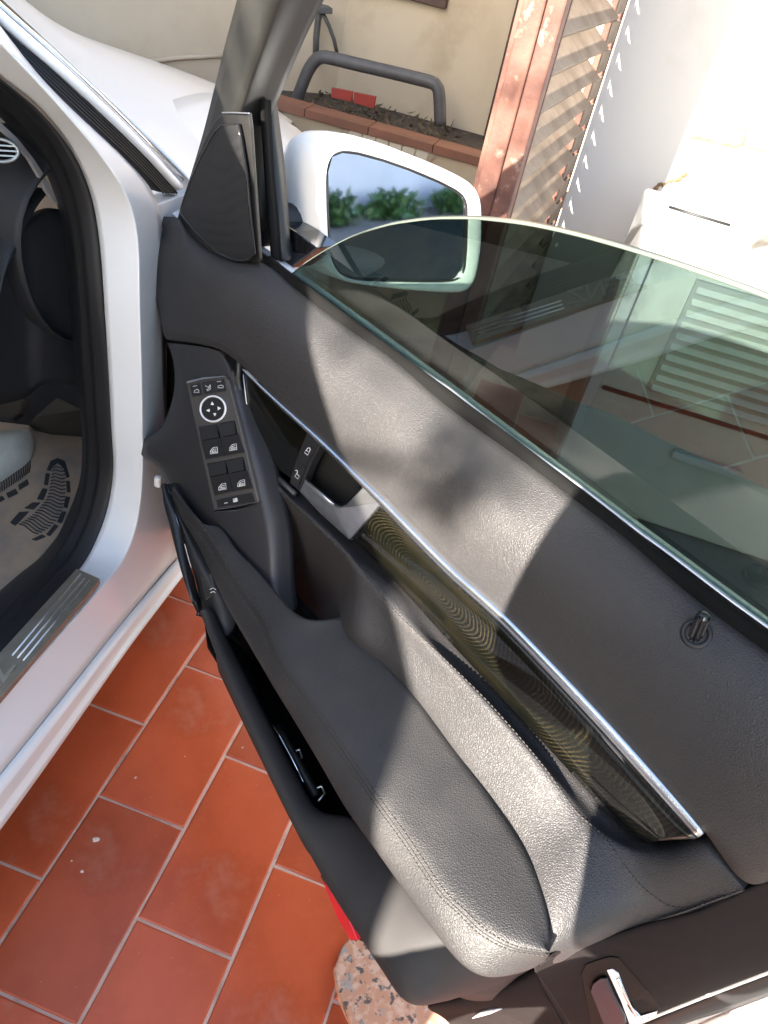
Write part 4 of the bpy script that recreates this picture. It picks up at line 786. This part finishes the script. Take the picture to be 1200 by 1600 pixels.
# left wall running off in front of the car
LD = V((-math.sin(math.radians(62)), -math.cos(math.radians(62)), 0)); LN = V((-LD.y, LD.x, 0))
lw0 = T(aL, KW, 0)
if LN.dot(C0 - lw0) < 0: LN = -LN
def Lw(u, v, o_=0.): return hit(u, v, lw0 + LN * o_, LN)
mb = MB(); mb.poly_prism([lw0, lw0 + LD * 3.2, lw0 + LD * 3.2 + UP * 3.0, lw0 + UP * 3.0], LN, .15, cream)
lwall = tag(mb.build('side_wall'), 'cream wall with a ledge line beyond the white hood', 'wall')
mb = MB(); mb.tube([Lw(u, v, .004) for u, v in [(200, 99), (230, 96), (290, 90), (350, 87)]], .008, cream, 6); mb.build('ledge', lwall, smooth=True)
# planter
zc = .70; kf = 2.77
a0_, a1_ = TT.dot(Kp(380, 140, kf)), TT.dot(Kp(772, 255, kf)) + .02
planter = empty('planter', T((a0_ + a1_) / 2, kf + .2, 0), math.atan2(TT.y, TT.x), 'low cream planter with a brown brick coping below the railing', 'planter')
kb_ = kf + .09
mb = MB(); mb.poly_prism([T(a0_, kf + .015, 0), T(a1_, kf + .015, 0), T(a1_, kf + .015, zc - .027), T(a0_, kf + .015, zc - .027)], -TK, .1, mat('cream tile', (.38, .33, .235), .5, mix=((.31, .265, .185), 4, .4, .7, 5))); mb.build('planter_wall', planter)
x = a0_; L_ = .235
while x < a1_:
    mb = MB(); mb.box(T(x + L_ / 2, kf + .045, zc - .014), TT * (L_ / 2 - .0012), TK * .048, UP * .014, brick); mb.build('coping_brick', planter, bevel=.0015); x += L_
sy = [Kp(u, v, kf + .012) for u, v in [(541, 198), (668, 232), (678, 240), (640, 252), (560, 262), (535, 216)]]
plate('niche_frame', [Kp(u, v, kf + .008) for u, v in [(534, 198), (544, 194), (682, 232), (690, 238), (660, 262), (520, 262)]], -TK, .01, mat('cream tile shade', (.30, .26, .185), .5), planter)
nf = [(546, 202), (672, 236), (640, 262), (540, 256)]
for k in range(6):
    t0_, t1_ = k / 6. + .01, (k + 1) / 6. - .01
    A = [546 + 126 * t0_, 202 + 34 * t0_]; B = [546 + 126 * t1_, 202 + 34 * t1_]
    plate('niche_board', [Kp(A[0], A[1], kf + .004), Kp(B[0], B[1], kf + .004), Kp(B[0] - 12, B[1] + 40, kf + .004), Kp(A[0] - 12, A[1] + 40, kf + .004)], -TK, .008, mat('pale board', (.46, .43, .34), .6), planter, bevel=.001)
mb = MB(); mb.poly_prism([T(a0_, kb_, zc - .05), T(a1_, kb_, zc - .05), T(a1_, KW + .05, zc - .03), T(a0_, KW + .05, zc - .03)], UP, .1, soil); tag(mb.build('planter_soil', planter), None)
# dry plant stems and leaf litter in the planter
mb = MB(); rr = random.Random(3); twig = mat('dry leaf litter', (.10, .075, .045), .9, objrand=.2)
for k in range(260):
    p = T(rr.uniform(aL - .05, a1_ - .2), rr.uniform(kb_ + .02, KW - .02), zc - .035 + rr.uniform(0, .015)); d1_ = V((rr.uniform(-1, 1), rr.uniform(-1, 1), rr.uniform(0, .8))).normalized() * rr.uniform(.008, .03); d2_ = V((rr.uniform(-1, 1), rr.uniform(-1, 1), rr.uniform(-.3, .6))).normalized() * rr.uniform(.004, .012)
    mb.add([p - d2_, p + d1_ - d2_ * .3, p + d1_ * 1.2, p + d2_], [[0, 1, 2, 3]], twig)
o_ = mb.build('leaf_litter', planter, recalc=False); o_['kind'] = 'stuff'
# grey pipe railing
kr = kf + .20
rl = [(470, 138), (478, 118), (488, 100), (497, 91), (508, 89), (560, 101), (620, 115), (668, 127), (679, 131), (685, 140), (687, 160), (688, 196)]
mb = MB(); pts = [Kp(u, v, kr) for u, v in rl]; pts[0] = pts[1] - UP * .10 - TT * .03
mb.tube(resample(pts, 40), .022, iron, 12); tag(mb.build('pipe_railing', smooth=True), 'bent grey pipe railing standing in the planter', 'railing')
# two red tiles stood in the planter
redt = mat('glazed red tile', (.22, .022, .014), .45, var=(30, .1))
for (pl, lb_) in (([(517, 152), (518, 137), (551, 143), (549, 159)], 'red glazed tile on the planter coping, the left one of the pair'), ([(551, 160), (553, 144), (587, 151), (584, 170)], 'red glazed tile on the planter coping, the right one of the pair')):
    o_ = plate('red_tile', [Kp(u, v, kf + .10) for u, v in pl], -TK, .012, redt, None, bevel=.001); tag(o_, lb_, 'tile', 'red tiles stood on the planter')
# wall lamp bracket with a hanging strap
ko = .05
br = empty('wall_bracket', Lw(505, 90, 0), 0, 'old dark metal bracket with hanging arms on the corner of the cream wall', 'bracket')
mb = MB(); mb.tube([Lw(u, v, ko) for u, v in [(493, 98), (494, 60), (497, 30), (502, 16)]], .012, iron, 8); mb.build('bracket_post', br, smooth=True)
mb = MB(); mb.tube([Lw(u, v, ko + .03) for u, v in [(505, 22), (514, 40), (522, 62), (527, 85)]], .007, iron, 8); mb.build('bracket_arm', br, smooth=True)
p_ = [Lw(u, v, ko + .06) for u, v in [(496, 14), (508, 10), (520, 13), (520, 22), (508, 22), (498, 22)]]
plate('bracket_head', p_, LN, .05, iron, br, bevel=.003)
# window and door frame on the back wall
wf = empty('wall_window', Kp(668, 0, KW), math.atan2(TT.y, TT.x), 'dark brown wooden window frame high on the cream rear wall', 'window')
pc_ = Kp(697, 14, KW - .012)
mb = MB(); mb.box(pc_ + TT * -.36 + UP * .025, TT * .36, TK * .02, UP * .025, darkwood); mb.build('window_sill', wf, bevel=.003)
mb = MB(); mb.box(pc_ + TT * -.025 + UP * .4, TT * .022, TK * .018, UP * .35, darkwood); mb.build('window_post', wf, bevel=.003)
mb = MB(); mb.box(pc_ + TT * -.38 + UP * .4, TT * .33, TK * .006, UP * .35, gloss_black); mb.build('window_pane', wf)
df = [Kp(u, v, KW - .02) for u, v in [(764, 176), (778, 178), (836, -20), (820, -24)]]
mb = MB(); b0 = Kp(771, 176, KW - .03); mb.box(T(TT.dot(b0) + .02, KW - .03, 1.45), TT * .032, TK * .03, UP * 1.45, darkwood); tag(mb.build('door_frame', bevel=.004), 'dark brown wooden door frame at the right end of the rear wall', 'door frame')
# shutter leaf: two stiles, slats, standing open along the view
SA = math.radians(15); SDIR = V((math.sin(SA), math.cos(SA), 0)); SNn = V((-SDIR.y, SDIR.x, 0))
sh_p = hit(757, 320, V((0, 1.72, 0)), V((0, 1, 0))); sh_p.z = 0
if SNn.dot(C0 - sh_p) < 0: SNn = -SNn
salmon = mat('weathered salmon paint', (.125, .052, .036), .75, bump=('noise', 70, .6, .003), mix=[((.075, .030, .021), 12, .45, .65, 8), ((.24, .17, .13), 30, .60, .75, 9)])
slatm = mat('weathered slat', (.20, .155, .115), .75, bump=('noise', 60, .5, .002), mix=((.11, .075, .05), 9, .42, .7, 7), objrand=.1)
shut = empty('louvred_shutter', sh_p, math.pi / 2 - SA, 'weathered salmon shutter leaf with tilted louvre slats, standing open', 'shutter')
SL = 1.10
def Shp(d, n_, z): return sh_p + SDIR * d + SNn * n_ + UP * z
def sdist(u, v, n_=0.):
    p = hit(u, v, sh_p + SNn * n_, SNn); return (p - sh_p).dot(SDIR), p.z
mb = MB(); mb.box(Shp(.0, .040, 1.25), SDIR * .020, SNn * .018, UP * 1.15, salmon); mb.build('shutter_stile', shut, bevel=.004)
mb = MB(); mb.box(Shp(.058, .002, 1.25), SDIR * .004, SNn * .05, UP * 1.15, salmon); mb.build('sun_stop_board', shut)  # added end board, stops sun leaking in between the slats
mb = MB(); mb.box(Shp(.045, -.014, 1.25), SDIR * .0085, SNn * .022, UP * 1.15, salmon); mb.build('shutter_stile', shut, bevel=.004)
mb = MB(); mb.box(Shp(SL, -.014, 1.25), SDIR * .03, SNn * .02, UP * 1.15, salmon); mb.build('shutter_stile', shut, bevel=.004)
z = .30; k = 0
dmid = (.062 + SL - .17) / 2; dhal = (SL - .17 - .062) / 2
me_s = None
while z < 2.2:
    rr = random.Random(k); tl_ = math.radians(36 + rr.uniform(-6, 6))
    wv_ = SNn * math.cos(tl_) + UP * -math.sin(tl_)
    if me_s is None or k % 1 == 0:
        mb = MB(); c = Shp(dmid, -.014, z); mb.box(c, SDIR * dhal, wv_ * .041, wv_.cross(SDIR).normalized() * .006, slatm); mb.build('slat', shut, bevel=.002)
        mb = MB(); mb.box(Shp(SL - .10, .008, z + .012), SDIR * .072, SNn * .002, UP * .028, slatm); mb.build('slat_filler', shut)  # added filler blocks; the gaps between them shape the dots of sun
    z += .075; k += 1
# right-hand white wall
KR = KW - .36
wr = TT.dot(Kp(888, 340, KR)) - .03
mb = MB(); mb.poly_prism([T(wr, KR, 0), T(wr + 3.4, KR, 0), T(wr + 3.4, KR, 2.7), T(wr, KR, 2.7)], -TK, .3, whitew)
rw = tag(mb.build('white_wall'), 'white painted wall in full sun at the right, dotted by light through the shutter', 'wall')
crk = mat('crack dirt', (.16, .10, .05), .9)
for pix, r_ in (([(1080, 213), (1100, 217), (1130, 224), (1150, 227), (1162, 224), (1165, 210), (1167, 194)], .005), ([(1160, 226), (1180, 234), (1196, 236)], .003), ([(1020, 302), (1030, 290), (1050, 284), (1066, 276), (1074, 268)], .007), ([(1009, 336), (1012, 326)], .003)):
    mb = MB(); pts = resample([Kp(u, v, KR) for u, v in pix], 18); rr = random.Random(len(pix)); mb.tube([p + UP * rr.uniform(-.006, .006) for p in pts], [r_ * rr.uniform(.5, 1.4) for p in pts], crk, 6); mb.build('wall_crack', rw)
# white cabinet with slatted grille against the wall, plastic sheet on it
cbp = hit(1000, 385, TK * 2.02, TK)
cz = cbp.z; ca = TT.dot(cbp)
cabm = mat('white enamel', (.42, .43, .43), .4, coat=.2, mix=[((.30, .30, .29), 5, .50, .8, 8), ((.22, .19, .15), 22, .62, .8, 8)])
cab = empty('white_cabinet', T(ca + .4, 2.3, 0), math.atan2(TT.y, TT.x), 'white metal cabinet with a slatted grille, standing by the sunlit wall', 'cabinet')
kc = 2.02
mb = MB(); mb.box(T(ca + .45, kc + .30, cz / 2), TT * .45, TK * .29, UP * (cz / 2), cabm); mb.build('cabinet_body', cab, bevel=.012, segs=3)
mb = MB(); mb.box(T(ca + .022, kc - .004, cz / 2), TT * .016, TK * .012, UP * (cz / 2 - .01), mat('grey enamel', (.42, .43, .46), .4)); mb.build('corner_post', cab, bevel=.003)
mb = MB(); mb.box(T(ca + .47, kc + .006, cz * .50), TT * .42, TK * .004, UP * .005, seam_mat); mb.build('panel_seam', cab)
mb = MB(); mb.box(T(ca + .52, kc + .004, cz * .75), TT * .36, TK * .008, UP * cz * .20, mat('grey enamel dark', (.24, .25, .25), .5)); mb.build('grille_back', cab)
for k in range(10):
    mb = MB(); zz = cz * (.565 + .040 * k); mb.box(T(ca + .52, kc - .006, zz), TT * .35, (TK * .7 + UP * .7) * .012, (TK * -.7 + UP * .7) * .0025, cabm); mb.build('grille_slat', cab)
mb = MB(); mb.box(T(ca + .40, kc - .012, cz * .34), TT * .10, TK * .008, UP * .012, mat('grey enamel', (.42, .43, .46), .4)); mb.build('cabinet_handle', cab, bevel=.004)
rod = [hit(u, v, UP * (cz + .03), UP) for u, v in [(1045, 323), (1090, 337), (1141, 352)]]
mb = MB(); mb.tube(rod, .004, rubber, 8); tag(mb.build('thin_rod', smooth=True), 'thin black rod lying on top of the white cabinet', 'rod')
pls = bpy.data.materials.new('clear plastic film'); pls.use_nodes = True; n_ = pls.node_tree.nodes; b_ = n_['Principled BSDF']; b_.inputs['Base Color'].default_value = (.62, .54, .44, 1); b_.inputs['Roughness'].default_value = .25; b_.inputs['Alpha'].default_value = .8
bm = bmesh.new(); rr = random.Random(5); g = []
NX, NY = 14, 9
b00 = [hit(u, v, UP * (cz + .01), UP) for u, v in [(1110, 330), (1180, 405), (1290, 420), (1290, 350)]]
vs = []
for i in range(NX):
    for j in range(NY):
        s_, t_ = i / (NX - 1), j / (NY - 1); p = (b00[0] * (1 - s_) + b00[1] * s_) * (1 - t_) + (b00[3] * (1 - s_) + b00[2] * s_) * t_
        vs.append(p + UP * (.045 * math.sin(i * 1.9 + j * .7) * math.sin(j * 1.3 + i * .4) + rr.uniform(0, .035) + .03))
mb = MB(); mb.add(vs, [[i * NY + j, i * NY + j + 1, (i + 1) * NY + j + 1, (i + 1) * NY + j] for i in range(NX - 1) for j in range(NY - 1)], pls)
tag(mb.build('plastic_sheet', smooth=True, subsurf=1, solid=.001), 'crumpled translucent plastic sheet on the white cabinet', 'plastic sheet')
# =================================================================== BEHIND THE CAMERA (seen in mirror and glass, or added for shade)
lav = mat('pale wall', (.66, .66, .72), .8, mix=((.56, .57, .62), 1.5, .45, .75, 6))
mb = MB(); mb.box(V((6.9, -3.1, 1.2)), V((4.6, 0, 0)), V((0, .1, 0)), UP * 1.2, lav); tag(mb.build('rear_wall'), 'pale wall reflected in the door mirror', 'wall')
mb = MB(); mb.box(V((-2.6, .5, 1.68)), V((.1, 0, 0)), V((0, 3.05, 0)), UP * 1.68, cream); tag(mb.build('shade_wall'), 'added cream wall out of view beyond the white car, shading the planter recess', 'wall')  # unseen wall added to keep the sun off the planter and rear walls
leafm = mat('leaf green', (.06, .14, .03), .5, objrand=.2)
for k, (px_, py_, h_) in enumerate([(4.4, -2.7, .2), (5.5, -2.75, .13), (6.6, -2.7, .17), (7.6, -2.75, .12)]):
    pl = empty('potted_shrub', V((px_, py_, 0)), 0, ['tall green shrub, first along the foot of the pale rear wall', 'low green shrub, second along the pale rear wall', 'tall green shrub, third along the pale rear wall', 'low green shrub at the far end of the pale rear wall'][k], 'shrub', 'shrubs reflected in the mirror')
    mb = MB(); rr = random.Random(k)
    for q_ in range(520):
        d = V((rr.gauss(0, 1), rr.gauss(0, 1), rr.gauss(0, 1))).normalized() * rr.uniform(.04, .17); c = V((px_, py_, h_ * .6)) + V((d.x * 3.2, d.y, d.z * 1.1)); e1_ = V((rr.uniform(-1, 1), rr.uniform(-1, 1), rr.uniform(-1, 1))).normalized() * .06; e2_ = e1_.cross(V((rr.random(), rr.random(), rr.random()))).normalized() * .025
        mb.add([c - e1_, c - e2_, c + e1_, c + e2_], [[0, 1, 2, 3]], leafm)
    mb.build('foliage', pl, recalc=False)
    mb = MB(); mb.tube([V((px_, py_, 0)), V((px_ + .03, py_, h_ * .5))], .025, darkwood, 6); mb.build('stem', pl)
# rear of the car, seats and side glass (they block the low sun)
rq = [[K(-1.2, -.62, .93), K(-1.9, -.66, .96), K(-2.6, -.85, .95)], [K(-1.2, -.52, .85), K(-1.9, -.54, .85), K(-2.65, -.75, .8)], [K(-1.2, -.48, .5), K(-1.9, -.50, .5), K(-2.7, -.72, .5)], [K(-1.2, -.50, .28), K(-1.9, -.52, .3), K(-2.65, -.75, .3)]]
loft('rear_wing', rq, paint, car, n=12, sub=2)
rdk = [[K(-1.9, -.66, .96), K(-1.9, -1.25, 1.0), K(-1.9, -1.84, .96)], [K(-2.6, -.85, .95), K(-2.65, -1.25, .97), K(-2.6, -1.65, .95)], [K(-2.7, -.8, .6), K(-2.8, -1.25, .6), K(-2.7, -1.7, .6)], [K(-2.65, -.8, .3), K(-2.75, -1.25, .3), K(-2.65, -1.7, .3)]]
loft('trunk_lid', rdk, paint, car, n=12, sub=2, flip_to_cam=False)
sg = bpy.data.materials.new('privacy glass'); sg.use_nodes = True; n_ = sg.node_tree.nodes; l_ = sg.node_tree.links; n_.remove(n_['Principled BSDF'])
t_ = n_.new('ShaderNodeBsdfTransparent'); t_.inputs[0].default_value = (.14, .18, .16, 1); g_ = n_.new('ShaderNodeBsdfGlossy'); g_.inputs['Roughness'].default_value = .02; mx = n_.new('ShaderNodeMixShader'); mx.inputs[0].default_value = .08
l_.new(t_.outputs[0], mx.inputs[1]); l_.new(g_.outputs[0], mx.inputs[2]); l_.new(mx.outputs[0], n_['Material Output'].inputs[0])
for flip in (0, 1):
    a = [K(-.2, -.61, .93), K(-1.15, -.63, .94), K(-1.18, -.71, 1.38), K(-.2, -.705, 1.38)]
    if flip: a = mirror_s(a)
    plate('rear_side_window', a, CR, .004, sg, car, bevel=0)
a = mirror_s([K(1.0, -.60, .95), K(-.1, -.61, .93), K(-.1, -.705, 1.38), K(.62, -.70, 1.34)]); plate('far_side_window', a, CR, .004, sg, car, bevel=0)
a = [K(-1.95, -.78, 1.25), K(-2.1, -.74, .97), K(-2.1, -1.76, .97), K(-1.95, -1.72, 1.25)]; plate('rear_window', a, UP, .004, sg, car, bevel=0)
seatm = mat('seat cover', (.04, .038, .036), .6, bump=('leather', 300, .4, .0005))
for s_ in (-.95, -1.6):
    loft('car_seat', [[K(.45, s_ - .24, .50), K(.47, s_, .52), K(.45, s_ + .2, .50)], [K(.1, s_ - .24, .52), K(.1, s_, .50), K(.1, s_ + .2, .52)], [K(-.08, s_ - .24, .55), K(-.1, s_, .52), K(-.08, s_ + .2, .55)], [K(-.18, s_ - .22, .9), K(-.2, s_, .9), K(-.18, s_ + .18, .9)], [K(-.32, s_ - .1, 1.24), K(-.33, s_, 1.26), K(-.32, s_ + .08, 1.24)], [K(-.38, s_ - .1, 1.2), K(-.4, s_, 1.2), K(-.38, s_ + .08, 1.2)], [K(-.3, s_ - .22, .5), K(-.32, s_, .5), K(-.3, s_ + .18, .5)], [K(-.2, s_ - .24, .3), K(-.2, s_, .3), K(-.2, s_ + .2, .3)]], seatm, car, n=12, sub=2, solid=.02, flip_to_cam=False)
loft('rear_seat', [[K(-.7, -.75, .52), K(-.7, -1.25, .52), K(-.7, -1.75, .52)], [K(-1.1, -.75, .52), K(-1.1, -1.25, .52), K(-1.1, -1.75, .52)], [K(-1.35, -.75, 1.05), K(-1.35, -1.25, 1.05), K(-1.35, -1.75, 1.05)], [K(-1.5, -.75, .9), K(-1.5, -1.25, .9), K(-1.5, -1.75, .9)]], seatm, car, n=12, sub=2, solid=.02, flip_to_cam=False)
# the photographer, standing just behind the camera
def skinned(name, nodes, edges, m, parent, sub=2):
    me = bpy.data.meshes.new(name); pm = wm(parent); Mi = pm.inverted()
    me.from_pydata([Mi @ V(p) for p, r in nodes], edges, []); me.materials.append(m)
    o = bpy.data.objects.new(name, me); COL.objects.link(o); o.parent = parent; WM[o.name] = pm
    sk = o.modifiers.new('skin', 'SKIN'); sk.use_smooth_shade = True
    for i, (p, r) in enumerate(nodes):
        rr = r if isinstance(r, tuple) else (r, r); me.skin_vertices[0].data[i].radius = rr; me.skin_vertices[0].data[i].use_root = (i == 0)
    sb_ = o.modifiers.new('sub', 'SUBSURF'); sb_.levels = sub; sb_.render_levels = sub
    return o
PX, PY = .07, -.24
person = empty('person', V((PX, PY, 0)), 0, 'person in dark clothes holding up a phone behind the open car door', 'person')
cloth = mat('dark cotton shirt', (.030, .032, .038), .85, bump=('noise', 400, .4, .001)); trou = mat('dark trousers', (.022, .022, .026), .85, bump=('noise', 300, .4, .001)); skin_m = mat('skin', (.36, .19, .12), .5, bump=('noise', 300, .15, .0005)); hairm = mat('dark hair', (.015, .012, .010), .6); shoe = mat('dark shoe', (.03, .025, .02), .5)
B = lambda x, y, z: (PX + x, PY + y, z)
HX = -.07
skinned('body', [(B(.02, 0, .95), (.09, .08)), (B(-.03, .0, 1.12), (.13, .10)), (B(-.065, .01, 1.28), (.15, .11)), (B(HX, 0, 1.40), (.12, .08)), (B(HX, .01, 1.47), .055), (B(HX, .03, 1.55), .06), (B(HX, .045, 1.62), .088), (B(HX, .045, 1.70), .075),
    (B(HX - .18, 0, 1.38), .062), (B(-.235, .055, 1.06), .05), (B(-.18, .13, 1.24), .036), (B(-.135, .175, 1.335), .026),
    (B(HX + .18, 0, 1.38), .062), (B(.17, .08, 1.16), .046), (B(.10, .15, 1.26), .036), (B(.04, .185, 1.335), .026)],
    [(0, 1), (1, 2), (2, 3), (3, 4), (4, 5), (5, 6), (6, 7), (3, 8), (8, 9), (9, 10), (10, 11), (3, 12), (12, 13), (13, 14), (14, 15)], skin_m, person)
skinned('shirt', [(B(.035, 0, .77), (.105, .09)), (B(.01, 0, .96), (.135, .115)), (B(-.05, .0, 1.06), (.17, .118)), (B(-.075, .0, 1.14), (.175, .12)), (B(-.065, .01, 1.28), (.165, .122)), (B(HX, 0, 1.39), (.13, .09)), (B(HX, .008, 1.45), .068),
    (B(HX - .18, 0, 1.385), .074), (B(-.233, .052, 1.065), .074), (B(-.185, .115, 1.22), .052), (B(HX + .18, 0, 1.385), .074), (B(.168, .075, 1.17), .058), (B(.12, .13, 1.235), .046)],
    [(0, 1), (1, 2), (2, 3), (3, 4), (4, 5), (5, 6), (5, 7), (7, 8), (8, 9), (5, 10), (10, 11), (11, 12)], cloth, person)
skinned('trousers', [(B(.04, -.03, .82), (.075, .065)), (B(-.195, .0, .66), .105), (B(-.23, .01, .40), .075), (B(-.25, -.02, .08), .055), (B(.045, -.01, .74), .105), (B(.05, .0, .44), .085), (B(.08, -.02, .08), .06)], [(0, 1), (1, 2), (2, 3), (0, 4), (4, 5), (5, 6)], trou, person)
for sx in (-.25, .08): skinned('shoe', [(B(sx, -.06, .05), .045), (B(sx, .03, .045), .046), (B(sx, .12, .035), .036)], [(0, 1), (1, 2)], shoe, person)
skinned('hair', [(B(HX, .02, 1.74), .085), (B(HX, -.03, 1.68), .075), (B(HX, -.035, 1.60), .05)], [(0, 1), (1, 2)], hairm, person)
for side, (hx, hy) in ((-1, (-.13, .19)), (1, (.025, .195))):
    for k in range(4):
        z_ = 1.345 + k * .017; bx = hx + side * .018
        skinned('finger', [(B(bx, hy - .02, z_), .010), (B(bx - side * .006, hy + .012, z_ + .002), .0095), (B(hx - side * (.004 + .004 * (k % 2)), hy + .021, z_ + .003), .0085), (B(hx - side * .016, hy + .018, z_ + .003), .007)], [(0, 1), (1, 2), (2, 3)], skin_m, person, 1)
    skinned('thumb', [(B(hx + side * .016, hy - .03, 1.345), .012), (B(hx - side * .006, hy - .032, 1.37), .010), (B(hx - side * .02, hy - .03, 1.385), .008)], [(0, 1), (1, 2)], skin_m, person, 1)
ph = empty('phone', V((.02, -.03, 1.36)), 0, 'dark phone held up in both hands behind the camera', 'phone')
mb = MB(); mb.box(C0 - FWD * .03 + RIGHT * .04, RIGHT * .075, FWD * .004, DOWN * .036, gloss_black); mb.build('phone_body', ph, bevel=.003)
# an added, unseen leafy bough behind the camera; it throws the soft shade in the middle of the lit trim
bc = W(.455, .06, .905) + SUN * 4.4
shade_tree = empty('shade_tree', V((bc.x - .9, bc.y - .5, 0)), 0, 'unseen leafy sapling added behind the car, its bough shading the door trim', 'shade_tree')
mb = MB(); mb.tube([V((bc.x - .9, bc.y - .5, 0)), V((bc.x - .95, bc.y - .5, 1.2)), V((bc.x - .85, bc.y - .5, 2.2)), V((bc.x - .8, bc.y - .5, 3.0))], [.06, .05, .04, .02], darkwood, 8); mb.build('trunk', shade_tree, smooth=True)
mb = MB(); mb.tube([V((bc.x - .85, bc.y - .5, 2.2)), V((bc.x - .4, bc.y - .25, bc.z + .05)), bc], [.03, .02, .008], darkwood, 6); mb.build('branch', shade_tree, smooth=True)
mb = MB(); rr = random.Random(11)
for cl, rad, nn_ in ((bc, .07, 34), (V((bc.x - .85, bc.y - .5, 3.1)), .45, 420), (V((bc.x - 1.2, bc.y - .6, 2.6)), .35, 260)):
    for q_ in range(nn_):
        d = V((rr.gauss(0, 1), rr.gauss(0, 1), rr.gauss(0, 1))).normalized() * rad * rr.random() ** .5; e1_ = V((rr.uniform(-1, 1), rr.uniform(-1, 1), rr.uniform(-1, 1))).normalized() * .032; e2_ = e1_.cross(V((rr.random(), rr.random(), rr.random()))).normalized() * .014
        mb.add([cl + d - e1_, cl + d - e2_, cl + d + e1_, cl + d + e2_], [[0, 1, 2, 3]], leafm)
mb.build('foliage', shade_tree, recalc=False)
